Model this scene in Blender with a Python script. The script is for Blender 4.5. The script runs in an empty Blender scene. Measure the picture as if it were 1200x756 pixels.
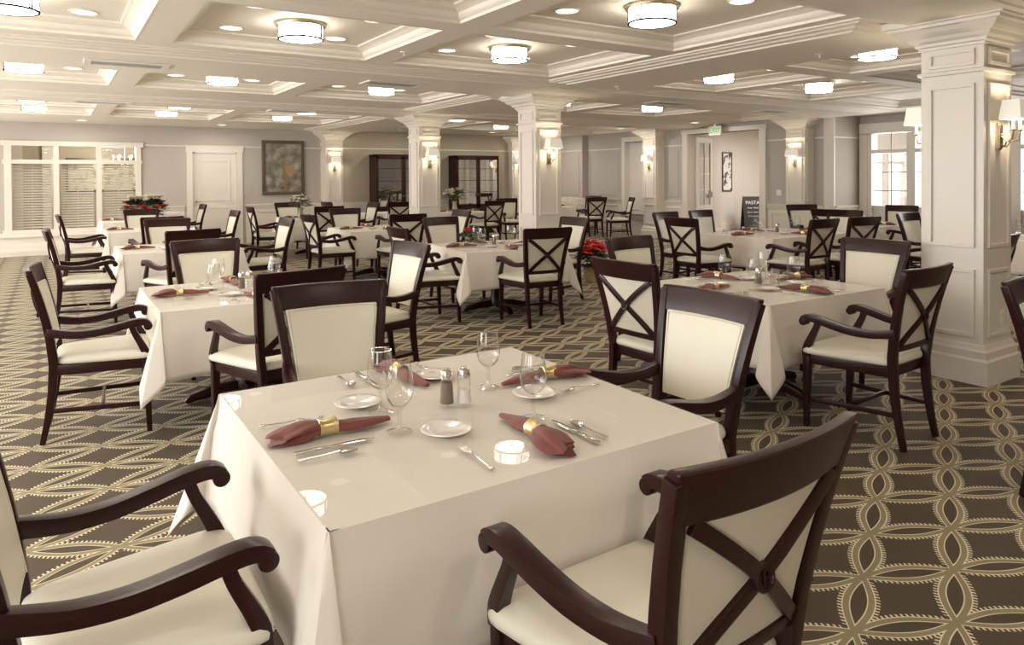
import bpy, bmesh, math, random
from mathutils import Vector, Matrix
C = bpy.context.scene.collection
PI = math.pi
random.seed(7)

# ------------------------------------------------------------------ materials
def new_mat(name):
    m = bpy.data.materials.new(name); m.use_nodes = True
    nt = m.node_tree
    return m, nt, nt.nodes['Principled BSDF'], nt.nodes['Material Output']

def pm(name, col, rough=.5, metal=0., coat=0., spec=.5, noise=0., nscale=20., bump=0., bscale=200., sheen=0., emit=None, estr=0., trans=0., sub=0.):
    m, nt, b, out = new_mat(name)
    b.inputs['Base Color'].default_value = (*col, 1)
    b.inputs['Roughness'].default_value = rough
    b.inputs['Metallic'].default_value = metal
    b.inputs['Coat Weight'].default_value = coat
    b.inputs['Coat Roughness'].default_value = .12
    b.inputs['Specular IOR Level'].default_value = spec
    b.inputs['Sheen Weight'].default_value = sheen
    b.inputs['Transmission Weight'].default_value = trans
    if emit:
        b.inputs['Emission Color'].default_value = (*emit, 1); b.inputs['Emission Strength'].default_value = estr
    tc = nt.nodes.new('ShaderNodeTexCoord')
    if noise:
        n = nt.nodes.new('ShaderNodeTexNoise'); n.inputs['Scale'].default_value = nscale; n.inputs['Detail'].default_value = 4
        nt.links.new(tc.outputs['Object'], n.inputs['Vector'])
        r = nt.nodes.new('ShaderNodeMapRange'); r.inputs['To Min'].default_value = 1 - noise; r.inputs['To Max'].default_value = 1 + noise
        nt.links.new(n.outputs['Fac'], r.inputs['Value'])
        x = nt.nodes.new('ShaderNodeVectorMath'); x.operation = 'SCALE'; x.inputs[0].default_value = col
        nt.links.new(r.outputs['Result'], x.inputs['Scale']); nt.links.new(x.outputs[0], b.inputs['Base Color'])
    if bump:
        n = nt.nodes.new('ShaderNodeTexNoise'); n.inputs['Scale'].default_value = bscale; n.inputs['Detail'].default_value = 3
        nt.links.new(tc.outputs['Object'], n.inputs['Vector'])
        bp = nt.nodes.new('ShaderNodeBump'); bp.inputs['Strength'].default_value = bump; bp.inputs['Distance'].default_value = .01
        nt.links.new(n.outputs['Fac'], bp.inputs['Height']); nt.links.new(bp.outputs[0], b.inputs['Normal'])
    return m

M = {}
M['white'] = pm('white_paint', (.73, .68, .61), .38, noise=.02, nscale=3)
M['ceil'] = pm('ceiling_paint', (.86, .80, .71), .55, noise=.02, nscale=2)
M['wall'] = pm('taupe_wall_paint', (.47, .43, .385), .7, noise=.03, nscale=4, bump=.1, bscale=300)
M['wall2'] = pm('olive_paint_lamp_tint', (.43, .375, .28), .7, noise=.03, nscale=4, bump=.1, bscale=300)  # own colour in the room beyond; on wall_far_right it paints in lamp warmth
M['lightwall'] = pm('pale_wall_paint', (.68, .64, .59), .7, noise=.02, nscale=4)
M['leather'] = pm('cream_vinyl', (.73, .70, .59), .36, spec=.45, noise=.02, nscale=8, bump=.12, bscale=500)
M['backfab'] = pm('beige_back_fabric', (.66, .61, .50), .8, noise=.04, nscale=90, bump=.2, bscale=900)
M['piping'] = pm('cream_piping', (.66, .61, .48), .45)
M['linen'] = pm('white_linen', (.77, .72, .645), .85, sheen=.1, bump=.06, bscale=900)
M['napkin'] = pm('burgundy_linen', (.20, .055, .042), .75, noise=.12, nscale=40, bump=.15, bscale=1200, sheen=.2)
M['gold'] = pm('gold_metal', (.80, .66, .36), .22, 1, bump=.15, bscale=350)
M['steel'] = pm('polished_steel', (.72, .70, .66), .14, 1)
M['nickel'] = pm('brushed_nickel', (.50, .42, .30), .3, 1)
M['china'] = pm('white_china', (.86, .83, .78), .08, coat=.6)
M['plastic'] = pm('white_plastic', (.8, .77, .72), .4)
M['pepper'] = pm('ground_pepper', (.20, .16, .12), .9, noise=.6, nscale=400)
M['salt'] = pm('fine_salt', (.86, .83, .77), .9)
M['black'] = pm('black_board', (.02, .018, .016), .5)
M['chalk'] = pm('chalk', (.75, .72, .68), .9)
M['leaf'] = pm('dark_leaf', (.035, .06, .028), .5, noise=.4, nscale=30)
M['leaf2'] = pm('grey_leaf', (.20, .21, .12), .55, noise=.4, nscale=30)
M['red'] = pm('red_petal', (.72, .03, .02), .5, noise=.25, nscale=40)
M['petal'] = pm('white_petal', (.82, .76, .64), .6, noise=.06, nscale=40)
M['basket'] = pm('tan_pot_wrap', (.45, .36, .22), .5, noise=.2, nscale=60)
M['pewter'] = pm('vase_pewter', (.40, .36, .30), .35, .7)
M['rubber'] = pm('dark_rubber', (.02, .02, .02), .7)
M['grille'] = pm('vent_grille_metal', (.50, .47, .42), .5)
M['shadowgap'] = pm('duct_interior', (.03, .028, .025), .9)
M['frame'] = pm('bronze_frame', (.13, .10, .065), .35, .3, noise=.2, nscale=30)
M['slat'] = pm('blind_slat', (.60, .56, .49), .5)
M['green'] = pm('green_exit_letters', (.02, .30, .07), .5, emit=(.05, .6, .12), estr=.15)
M['bronze'] = pm('dark_bronze_wire', (.012, .010, .007), .6, spec=.1)
M['signface'] = pm('exit_sign_face', (.55, .62, .52), .5)
M['carpet_far'] = pm('plain_carpet', (.25, .21, .15), .95)
M['sign'] = pm('door_plaque', (.13, .10, .08), .4)

def glass(name, rough=0., real=False, tint=(1, 1, 1), refl=1.):
    m, nt, b, out = new_mat(name)
    if real:
        b.inputs['Base Color'].default_value = (*tint, 1); b.inputs['Transmission Weight'].default_value = 1
        b.inputs['Roughness'].default_value = rough; b.inputs['IOR'].default_value = 1.45
        return m
    nt.nodes.remove(b)
    t = nt.nodes.new('ShaderNodeBsdfTransparent'); t.inputs[0].default_value = (*tint, 1)
    g = nt.nodes.new('ShaderNodeBsdfGlossy'); g.inputs['Roughness'].default_value = rough
    f = nt.nodes.new('ShaderNodeFresnel'); f.inputs['IOR'].default_value = 1.5
    mu = nt.nodes.new('ShaderNodeMath'); mu.operation = 'MULTIPLY'; mu.inputs[1].default_value = refl; mu.use_clamp = True
    mx = nt.nodes.new('ShaderNodeMixShader')
    ge = nt.nodes.new('ShaderNodeNewGeometry'); inv = nt.nodes.new('ShaderNodeMath'); inv.operation = 'SUBTRACT'; inv.inputs[0].default_value = 1
    m2 = nt.nodes.new('ShaderNodeMath'); m2.operation = 'MULTIPLY'      # reflect only at the entering surface
    nt.links.new(ge.outputs['Backfacing'], inv.inputs[1]); nt.links.new(f.outputs[0], mu.inputs[0]); nt.links.new(mu.outputs[0], m2.inputs[0]); nt.links.new(inv.outputs[0], m2.inputs[1]); nt.links.new(m2.outputs[0], mx.inputs[0])
    nt.links.new(t.outputs[0], mx.inputs[1]); nt.links.new(g.outputs[0], mx.inputs[2]); nt.links.new(mx.outputs[0], out.inputs[0])
    return m
M['glass'] = glass('goblet_glass', real=True)
M['thinglass'] = glass('clear_pane', refl=1.2)
M['farglass'] = glass('thin_glassware', rough=.03, tint=(.985, .985, .98), refl=1.6)
M['tableglass'] = glass('glass_table_sheet', rough=.015, refl=.4)
M['cabglass'] = glass('cabinet_glass', rough=.02, tint=(.9, .86, .78), refl=18)

def emis(name, col, s, back=None):
    m, nt, b, out = new_mat(name)
    b.inputs['Base Color'].default_value = (.8, .77, .7, 1); b.inputs['Emission Color'].default_value = (*col, 1); b.inputs['Emission Strength'].default_value = s
    return m
M['lampglass'] = emis('lit_lamp_glass', (1, .905, .775), 10.0)
M['can'] = emis('lit_downlight', (1, .90, .72), 1.5)
M['shade'] = emis('lit_lamp_shade', (1, .93, .76), .16)
M['bulb'] = emis('lit_bulb', (1, .86, .62), 14.)
M['candle'] = pm('candle_sleeve', (.85, .8, .68), .5, emit=(1, .85, .6), estr=.4)
M['sky'] = emis('bright_daylight', (.93, .96, 1.0), 1.0)

def wood():
    m, nt, b, out = new_mat('mahogany_wood')
    b.inputs['Roughness'].default_value = .30; b.inputs['Coat Weight'].default_value = .05; b.inputs['Coat Roughness'].default_value = .18
    b.inputs['Specular IOR Level'].default_value = .32
    tc = nt.nodes.new('ShaderNodeTexCoord'); mp = nt.nodes.new('ShaderNodeMapping'); mp.inputs['Scale'].default_value = (6, 6, 60)
    n = nt.nodes.new('ShaderNodeTexNoise'); n.inputs['Scale'].default_value = 3; n.inputs['Detail'].default_value = 6; n.inputs['Roughness'].default_value = .65
    cr = nt.nodes.new('ShaderNodeValToRGB'); cr.color_ramp.elements[0].position = .3; cr.color_ramp.elements[1].position = .75
    cr.color_ramp.elements[0].color = (.011, .0026, .0021, 1); cr.color_ramp.elements[1].color = (.037, .0058, .0048, 1)
    nt.links.new(tc.outputs['Object'], mp.inputs[0]); nt.links.new(mp.outputs[0], n.inputs['Vector']); nt.links.new(n.outputs['Fac'], cr.inputs[0]); nt.links.new(cr.outputs[0], b.inputs['Base Color'])
    return m
M['wood'] = wood()

class NB:
    """tiny math-node helper"""
    def __init__(s, nt): s.nt = nt
    def m(s, op, a, b=None, c=None, clamp=False):
        n = s.nt.nodes.new('ShaderNodeMath'); n.operation = op; n.use_clamp = clamp
        for i, v in enumerate((a, b, c)):
            if v is None: continue
            if isinstance(v, (int, float)): n.inputs[i].default_value = v
            else: s.nt.links.new(v, n.inputs[i])
        return n.outputs[0]
    def step(s, edge_lo, edge_hi, x):   # 1 when x < edge_lo, fades to 0 at edge_hi
        n = s.nt.nodes.new('ShaderNodeMapRange'); n.clamp = True
        n.inputs['From Min'].default_value = edge_lo; n.inputs['From Max'].default_value = edge_hi
        n.inputs['To Min'].default_value = 1; n.inputs['To Max'].default_value = 0
        s.nt.links.new(x, n.inputs['Value']); return n.outputs[0]
    def mix(s, f, a, b):
        n = s.nt.nodes.new('ShaderNodeMix'); n.data_type = 'RGBA'
        s.nt.links.new(f, n.inputs[0])
        for i, v in ((6, a), (7, b)):
            if isinstance(v, tuple): n.inputs[i].default_value = (*v, 1)
            else: s.nt.links.new(v, n.inputs[i])
        return n.outputs[2]

def carpet():
    m, nt, b, out = new_mat('lattice_patterned_carpet')
    k = NB(nt)
    dX, dY, L = .3297, .1636, .368
    cosA, sinA = .605, .796
    g = nt.nodes.new('ShaderNodeNewGeometry'); sp = nt.nodes.new('ShaderNodeSeparateXYZ'); nt.links.new(g.outputs['Position'], sp.inputs[0])
    u = k.m('DIVIDE', k.m('SUBTRACT', sp.outputs[0], 3.1841), dX); v = k.m('DIVIDE', k.m('SUBTRACT', sp.outputs[1], 1.4933), dY)
    i = k.m('MULTIPLY', k.m('ADD', u, v), .5); j = k.m('MULTIPLY', k.m('SUBTRACT', u, v), .5)
    band = line = fr = None
    for p, q in ((i, j), (j, i)):
        qr = k.m('SUBTRACT', q, k.m('ROUND', q))
        t = k.m('MULTIPLY', k.m('ADD', p, k.m('MULTIPLY', qr, cosA)), L)
        n = k.m('ABSOLUTE', k.m('MULTIPLY', qr, L * sinA))
        arc = k.m('MULTIPLY', k.m('ABSOLUTE', k.m('SINE', k.m('MULTIPLY', t, PI / L))), .040)
        sd = k.m('SUBTRACT', n, arc)
        d = k.m('ABSOLUTE', sd)
        bb = k.step(.0095, .0105, d); ll = k.step(.0135, .0150, d)
        st = k.m('ABSOLUTE', k.m('SUBTRACT', k.m('FRACT', k.m('MULTIPLY', t, 1 / .0184)), .5))
        ff = k.m('MULTIPLY', k.m('MULTIPLY', k.step(.0265, .029, sd), k.m('GREATER_THAN', sd, .012)), k.step(.17, .24, st))
        # fringe fades out near the crossings
        ff = k.m('MULTIPLY', ff, k.m('GREATER_THAN', arc, .009))
        band = bb if band is None else k.m('MAXIMUM', band, bb)
        line = ll if line is None else k.m('MAXIMUM', line, ll)
        fr = ff if fr is None else k.m('MAXIMUM', fr, ff)
    nz = nt.nodes.new('ShaderNodeTexNoise'); nz.inputs['Scale'].default_value = 260; nz.inputs['Detail'].default_value = 2
    nt.links.new(g.outputs['Position'], nz.inputs['Vector'])
    col = k.mix(fr, (.088, .063, .038), (.80, .72, .53))
    col = k.mix(line, col, (.80, .72, .53))
    col = k.mix(band, col, (.31, .255, .15))
    sc = nt.nodes.new('ShaderNodeVectorMath'); sc.operation = 'SCALE'; nt.links.new(col, sc.inputs[0])
    nt.links.new(k.m('ADD', k.m('MULTIPLY', nz.outputs['Fac'], .5), .75), sc.inputs['Scale'])
    nt.links.new(sc.outputs[0], b.inputs['Base Color'])
    b.inputs['Roughness'].default_value = .6; b.inputs['Specular IOR Level'].default_value = .28
    b.inputs['Sheen Weight'].default_value = .04; b.inputs['Sheen Roughness'].default_value = .4
    bp = nt.nodes.new('ShaderNodeBump'); bp.inputs['Strength'].default_value = .35; bp.inputs['Distance'].default_value = .004
    nt.links.new(nz.outputs['Fac'], bp.inputs['Height']); nt.links.new(bp.outputs[0], b.inputs['Normal'])
    return m
M['carpet'] = carpet()

def painting():
    m, nt, b, out = new_mat('landscape_painting')
    k = NB(nt)
    tc = nt.nodes.new('ShaderNodeTexCoord'); sp = nt.nodes.new('ShaderNodeSeparateXYZ'); nt.links.new(tc.outputs['Object'], sp.inputs[0])
    n = nt.nodes.new('ShaderNodeTexNoise'); n.inputs['Scale'].default_value = 5; n.inputs['Detail'].default_value = 8; nt.links.new(tc.outputs['Object'], n.inputs['Vector'])
    cr = nt.nodes.new('ShaderNodeValToRGB'); e = cr.color_ramp.elements
    e[0].position = .3; e[0].color = (.12, .11, .08, 1); e[1].position = .7; e[1].color = (.42, .39, .32, 1)
    x = cr.color_ramp.elements.new(.5); x.color = (.24, .22, .17, 1)
    nt.links.new(n.outputs['Fac'], cr.inputs[0])
    # winding ochre trunk and an orange patch
    tx = k.m('ADD', sp.outputs[0], k.m('MULTIPLY', k.m('SINE', k.m('MULTIPLY', sp.outputs[2], 4.0)), .05))
    tr = k.m('MULTIPLY', k.step(.025, .05, k.m('ABSOLUTE', tx)), k.step(.12, .2, sp.outputs[2]))
    col = k.mix(tr, cr.outputs[0], (.28, .17, .09))
    dx = k.m('SUBTRACT', sp.outputs[0], .17); dz = k.m('ADD', sp.outputs[2], .08)
    d = k.m('SQRT', k.m('ADD', k.m('MULTIPLY', dx, dx), k.m('MULTIPLY', dz, dz)))
    d = k.m('ADD', d, k.m('MULTIPLY', n.outputs['Fac'], .1))
    col = k.mix(k.m('MULTIPLY', k.step(.1, .2, d), .7), col, (.50, .26, .12))
    nt.links.new(col, b.inputs['Base Color']); b.inputs['Roughness'].default_value = .15
    return m
M['painting'] = painting()

def toile(name, base, ink, scale):
    m, nt, b, out = new_mat(name)
    k = NB(nt)
    tc = nt.nodes.new('ShaderNodeTexCoord')
    n = nt.nodes.new('ShaderNodeTexNoise'); n.inputs['Scale'].default_value = scale; n.inputs['Detail'].default_value = 5
    nt.links.new(tc.outputs['Object'], n.inputs['Vector'])
    f = k.m('GREATER_THAN', n.outputs['Fac'], .55)
    nt.links.new(k.mix(f, base, ink), b.inputs['Base Color']); b.inputs['Roughness'].default_value = .8
    return m
M['toile'] = toile('toile_fabric', (.66, .61, .52), (.40, .34, .28), 30)
M['branchart'] = toile('branch_print', (.75, .73, .70), (.12, .11, .10), 5)
M['engraving'] = toile('engraved_print', (.60, .55, .42), (.33, .29, .2), 7)

# ------------------------------------------------------------------ mesh builder
class MB:
    def __init__(s): s.v = []; s.f = []
    def add(s, vs, fs, mat=None):
        o = len(s.v)
        for p in vs:
            p = Vector(p)
            s.v.append(mat @ p if mat else p)
        s.f += [tuple(o + i for i in f) for f in fs]
        return s
    def box(s, x0, x1, y0, y1, z0, z1, mat=None):
        vs = [(x, y, z) for z in (z0, z1) for y in (y0, y1) for x in (x0, x1)]
        return s.add(vs, [(0, 2, 3, 1), (4, 5, 7, 6), (0, 1, 5, 4), (2, 6, 7, 3), (0, 4, 6, 2), (1, 3, 7, 5)], mat)
    def loft(s, rings, cap=True, closed=True, mat=None):
        n = len(rings[0]); vs = [p for r in rings for p in r]; fs = []
        for a in range(len(rings) - 1):
            for k in range(n if closed else n - 1):
                b = (k + 1) % n
                fs.append((a * n + k, a * n + b, (a + 1) * n + b, (a + 1) * n + k))
        if cap and closed:
            fs.append(tuple(range(n - 1, -1, -1))); fs.append(tuple((len(rings) - 1) * n + k for k in range(n)))
        return s.add(vs, fs, mat)
    def lathe(s, prof, n=24, mat=None, cap=True):
        rings = [[(r * math.cos(2 * PI * k / n), r * math.sin(2 * PI * k / n), z) for k in range(n)] for r, z in prof]
        return s.loft(rings, cap, True, mat)
    def tube(s, pts, r, n=8, mat=None, flat=1.):
        pts = [Vector(p) for p in pts]; rings = []
        up = Vector((0, 0, 1))
        for i, p in enumerate(pts):
            t = (pts[min(i + 1, len(pts) - 1)] - pts[max(i - 1, 0)]).normalized()
            a = t.cross(up)
            if a.length < 1e-3: a = t.cross(Vector((1, 0, 0)))
            a.normalize(); b = a.cross(t).normalized()
            rr = r[i] if isinstance(r, (list, tuple)) else r
            rings.append([p + a * (rr * math.cos(2 * PI * k / n)) + b * (rr * flat * math.sin(2 * PI * k / n)) for k in range(n)])
        return s.loft(rings, True, True, mat)
    def beam(s, pts, w, h, mat=None, side=None):
        """rectangular section swept along pts; w across (along side vector), h in the other direction"""
        pts = [Vector(p) for p in pts]; rings = []
        for i, p in enumerate(pts):
            t = (pts[min(i + 1, len(pts) - 1)] - pts[max(i - 1, 0)]).normalized()
            a = (Vector(side) if side else t.cross(Vector((0, 0, 1)))).normalized()
            a = (a - t * a.dot(t)).normalized(); b = t.cross(a).normalized()
            ww = w[i] if isinstance(w, (list, tuple)) else w
            hh = h[i] if isinstance(h, (list, tuple)) else h
            rings.append([p + a * ww / 2 + b * hh / 2, p - a * ww / 2 + b * hh / 2, p - a * ww / 2 - b * hh / 2, p + a * ww / 2 - b * hh / 2])
        return s.loft(rings, True, True, mat)
    @staticmethod
    def smooth(pts, ws, hs, n=3):
        P = [Vector(p) for p in pts]; o, a, b = [], [], []
        L = len(P)
        for i in range(L - 1):
            p0, p1, p2, p3 = P[max(i - 1, 0)], P[i], P[i + 1], P[min(i + 2, L - 1)]
            for k in range(n):
                t = k / n
                o.append(.5 * ((2 * p1) + (p2 - p0) * t + (2 * p0 - 5 * p1 + 4 * p2 - p3) * t * t + (3 * p1 - p0 - 3 * p2 + p3) * t ** 3))
                a.append(ws[i] * (1 - t) + ws[i + 1] * t); b.append(hs[i] * (1 - t) + hs[i + 1] * t)
        o.append(P[-1]); a.append(ws[-1]); b.append(hs[-1]); return o, a, b
    def sphere(s, c, r, nu=10, nv=6, sz=1., mat=None):
        rings = []
        for i in range(1, nv):
            a = PI * i / nv
            rings.append([(c[0] + r * math.sin(a) * math.cos(2 * PI * k / nu), c[1] + r * math.sin(a) * math.sin(2 * PI * k / nu), c[2] - r * sz * math.cos(a)) for k in range(nu)])
        return s.loft(rings, True, True, mat)
    def mesh(s, name, mat, bevel=0., smooth=35, seg=2, merge=False):
        me = bpy.data.meshes.new(name)
        me.from_pydata([tuple(v) for v in s.v], [], s.f)
        bm = bmesh.new(); bm.from_mesh(me)
        if merge: bmesh.ops.remove_doubles(bm, verts=bm.verts[:], dist=1e-5)
        bmesh.ops.recalc_face_normals(bm, faces=bm.faces[:])
        if bevel:
            es = [e for e in bm.edges if len(e.link_faces) == 2 and e.calc_face_angle(0) > .7]
            bmesh.ops.bevel(bm, geom=es, offset=bevel, segments=seg, profile=.6, affect='EDGES', clamp_overlap=True)
        bm.to_mesh(me); bm.free()
        if smooth:
            for p in me.polygons: p.use_smooth = True
            try: me.set_sharp_from_angle(angle=math.radians(smooth))
            except Exception: pass
        if isinstance(mat, str): mat = M[mat]
        me.materials.append(mat)
        return me

def link(name, data, parent=None, loc=None, rz=0):
    o = bpy.data.objects.new(name, data); C.objects.link(o)
    if parent: o.parent = parent
    if loc: o.location = loc
    if rz: o.rotation_euler = (0, 0, rz)
    return o
def tag(o, label, cat, group=None, kind=None):
    o['label'] = label; o['category'] = cat
    if group: o['group'] = group
    if kind: o['kind'] = kind
    return o
def thing(name, label, cat, loc=(0, 0, 0), rz=0, group=None):
    return tag(link(name, None, None, loc, rz), label, cat, group)
def struct(name, mb, mat, parent=None, bevel=0., smooth=0, **kw):
    o = link(name, mb.mesh(name, mat, bevel, smooth), parent)
    if not parent: o['kind'] = 'structure'
    return o
def copy_tree(o, parent=None):
    c = o.copy(); C.objects.link(c)
    if parent: c.parent = parent
    for ch in [x for x in KIDS.get(o, [])]:
        copy_tree(ch, c)
    return c
KIDS = {}
def reg(o):
    """remember the children of a source tree (avoids slow .children lookups)"""
    KIDS[o] = [c for c in bpy.data.objects if c.parent == o]
    for c in KIDS[o]: reg(c)
    return o
def place(src, first, label, loc, rz=0, group=None):
    o = src if first else copy_tree(src)
    o.location = loc; o.rotation_euler = (0, 0, rz)
    o['label'] = label
    if group: o['group'] = group
    return o
class Proto:
    """first use is the source itself, later uses are copies"""
    def __init__(s, src): s.src = reg(src); s.n = 0
    def put(s, label, loc, rz=0, group=None):
        o = place(s.src, s.n == 0, label, loc, rz, group); s.n += 1; return o

# ------------------------------------------------------------------ camera (level room, world axes = room axes, eye height 1.5 m)
F_PX, PY, PIT, ROL, YAW = 829.2, 217.57, .0114, -.0059, math.radians(33.017)
cy_, sy_ = math.cos(YAW), math.sin(YAW)
R0, F0, U0 = Vector((cy_, -sy_, 0)), Vector((sy_, cy_, 0)), Vector((0, 0, 1))
Fw = F0 * math.cos(PIT) - U0 * math.sin(PIT); U1 = U0 * math.cos(PIT) + F0 * math.sin(PIT)
Rt = R0 * math.cos(ROL) + U1 * math.sin(ROL); Up = -R0 * math.sin(ROL) + U1 * math.cos(ROL)
cam = bpy.data.cameras.new('camera'); cam.sensor_width = 36; cam.lens = 36 * F_PX / 1200; cam.sensor_fit = 'HORIZONTAL'
cam.shift_y = -(378 - PY) / 1200; cam.clip_start = .02; cam.clip_end = 200
co = link('camera', cam)
mw = Matrix((Rt, Up, -Fw)).transposed().to_4x4(); mw.translation = Vector((0, 0, 1.5)); co.matrix_world = mw
bpy.context.scene.camera = co

# ------------------------------------------------------------------ room
XL, XR, YB, YF = -3.4, 12.7, 17.3, -4.2          # left wall, right wall, far wall, wall behind the viewer
ZC, ZS, ZM = 2.80, 2.68, 2.615                   # coffer, beam and main beam heights
struct('floor', MB().box(XL - .2, 18, YF - .2, 21.5, -.12, 0), 'carpet')

# ceiling: slab with coffers, crown inside each coffer
ceil = link('ceiling', None); ceil['kind'] = 'structure'
CX = [(-3.15, -1.35), (-1.09, .61), (.87, 2.64), (2.9, 4.92), (6.5, 7.78), (8.06, 9.95), (10.2, 12.5)]
CYs = [(-2.9, -1.1), (-.8, 1.2), (2.95, 4.77), (5.03, 6.75), (8.48, 10.15), (12.0, 13.4), (13.6, 15.1)]
slab = MB(); slab.box(XL - .2, 14.4, YF - .2, 21.5, ZC, ZC + .15); slab.box(14.4, 18, 9.3, 21.5, ZC, ZC + .15); slab.box(14.4, 16.6, YF - .2, 8.12, ZC, ZC + .15)
struct('coffer_panel', slab, 'ceil', ceil)
grid = MB(); xs = sorted({XL - .2, 14.4, *[a for p in CX for a in p]}); ys = sorted({YF - .2, YB + .3, *[a for p in CYs for a in p]})
for a in range(len(xs) - 1):
    for b in range(len(ys) - 1):
        if (xs[a], xs[a + 1]) in CX and (ys[b], ys[b + 1]) in CYs: continue
        grid.box(xs[a], xs[a + 1], ys[b], ys[b + 1], ZS, ZC - .002)
struct('beam_grid', grid, 'ceil', ceil)
def crown_loop(mb, x0, x1, y0, y1, prof):
    """prof: (offset inward, z) list swept round a rectangle"""
    rings = []
    for cx, cy in ((0, 0), (1, 0), (1, 1), (0, 1), (0, 0)):
        rings.append([((x1 - d) if cx else (x0 + d), (y1 - d) if cy else (y0 + d), z) for d, z in prof])
    vs = [p for r in rings for p in r]; n = len(prof); fs = []
    for a in range(4):
        for k in range(n - 1): fs.append((a * n + k, a * n + k + 1, (a + 1) * n + k + 1, (a + 1) * n + k))
    mb.add(vs, fs)
cprof = [(.0, ZS - .002), (.012, ZS - .002), (.012, ZS + .02), (.03, ZS + .028), (.045, ZS + .045), (.052, ZS + .07), (.085, ZS + .085), (.11, ZS + .10), (.125, ZS + .105), (.125, ZC + .002)]
cr = MB()
for p in CX:
    for q in CYs: crown_loop(cr, *p, *q, cprof)
struct('coffer_crown', cr, 'ceil', ceil, smooth=30)
# main beams: along the pillar row and across the room at the pillars
mainb = MB()
steps = [(0, ZS + .002), (0, ZS - .012), (.035, ZS - .018), (.045, ZS - .028), (.10, ZS - .034), (.115, ZS - .046), (.17, ZS - .052), (.18, ZM), (.20, ZM)]
def drop(x0, x1, y0, y1):
    rings = []
    for d, z in steps: rings.append([(x0 + d, y0 + d, z), (x1 - d, y0 + d, z), (x1 - d, y1 - d, z), (x0 + d, y1 - d, z)])
    mainb.loft(rings, True)
drop(5.05, 6.4, YF, 2.0); drop(5.05, 6.4, 3.0, 7.0); drop(5.05, 6.4, 8.4, 11.2); drop(5.05, 6.4, 12.2, 16.9)
for y0, y1 in ((1.95, 3.0), (6.95, 8.4), (11.2, 12.2)): drop(XL, 12.7, y0, y1)
struct('main_beam', mainb, 'ceil', ceil)

# perimeter cornice
cn = MB()
cp = [(0, ZS - .22), (.015, ZS - .22), (.02, ZS - .16), (.05, ZS - .13), (.06, ZS - .09), (.11, ZS - .05), (.13, ZS - .02), (.13, ZS + .002)]

# walls ------------------------------------------------------------
def wallbox(name, *a, mat='wall', parent=None):
    mb = MB()
    for b in a: mb.box(*b)
    return struct(name, mb, mat, parent)
H = ZC + .1
# far wall, left part with interior window (X -.72..1.57, z .45..2.24) and a door (2.64..3.62)
wallbox('wall_far', (XL, -.72, YB, YB + .2, 0, H), (-.72, 1.57, YB, YB + .2, 0, .44), (-.72, 1.57, YB, YB + .2, 2.24, H), (1.57, 2.64, YB, YB + .2, 0, H), (2.64, 3.62, YB, YB + .2, 2.12, H), (3.62, 5.8, YB, YB + .2, 0, H))
wallbox('wall_far_right', (5.75, XR + .3, 16.95, YB + .2, 0, H), mat='wall2')  # warm tint of the lamplight is put into this wall colour
# right wall with recesses, a double door opening (Y 9.75..11.85) and far cased opening
wallbox('wall_right', (12.5, 12.7, 15.6, 16.96, 0, H), (12.7, 12.9, 14.05, 16.96, 0, H), (12.7, 12.9, 13.35, 14.05, 0, .62), (12.7, 12.9, 13.35, 14.05, 2.42, H),
        (12.7, 12.9, 11.85, 13.35, 0, H), (12.7, 12.9, 9.75, 11.85, 2.5, H), (12.7, 12.9, 8.3, 9.75, 0, H), (12.7, 13.75, 8.1, 8.3, 0, H))
wallbox('wall_right_window', (13.6, 13.8, 7.95, 8.12, 0, H), (13.6, 13.8, 4.2, 7.95, 0, .5), (13.6, 13.8, 4.2, 7.95, 2.36, H), (13.6, 13.8, YF, 4.2, 0, H))
wallbox('wall_near', (XL, 14, YF - .2, YF, 0, H), mat='lightwall')
# left wall: tall windows to daylight
lw = [(XL - .2, XL, YF, -2.6, 0, H), (XL - .2, XL, 16.4, YB, 0, H), (XL - .2, XL, -2.6, 16.4, 0, .5), (XL - .2, XL, -2.6, 16.4, 2.45, H)]
for y in (.0, 2.8, 5.6, 8.4, 11.2, 14.0): lw.append((XL - .2, XL, y - .25, y + .25, .5, 2.45))
wallbox('wall_left', *lw, mat='lightwall')

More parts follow.
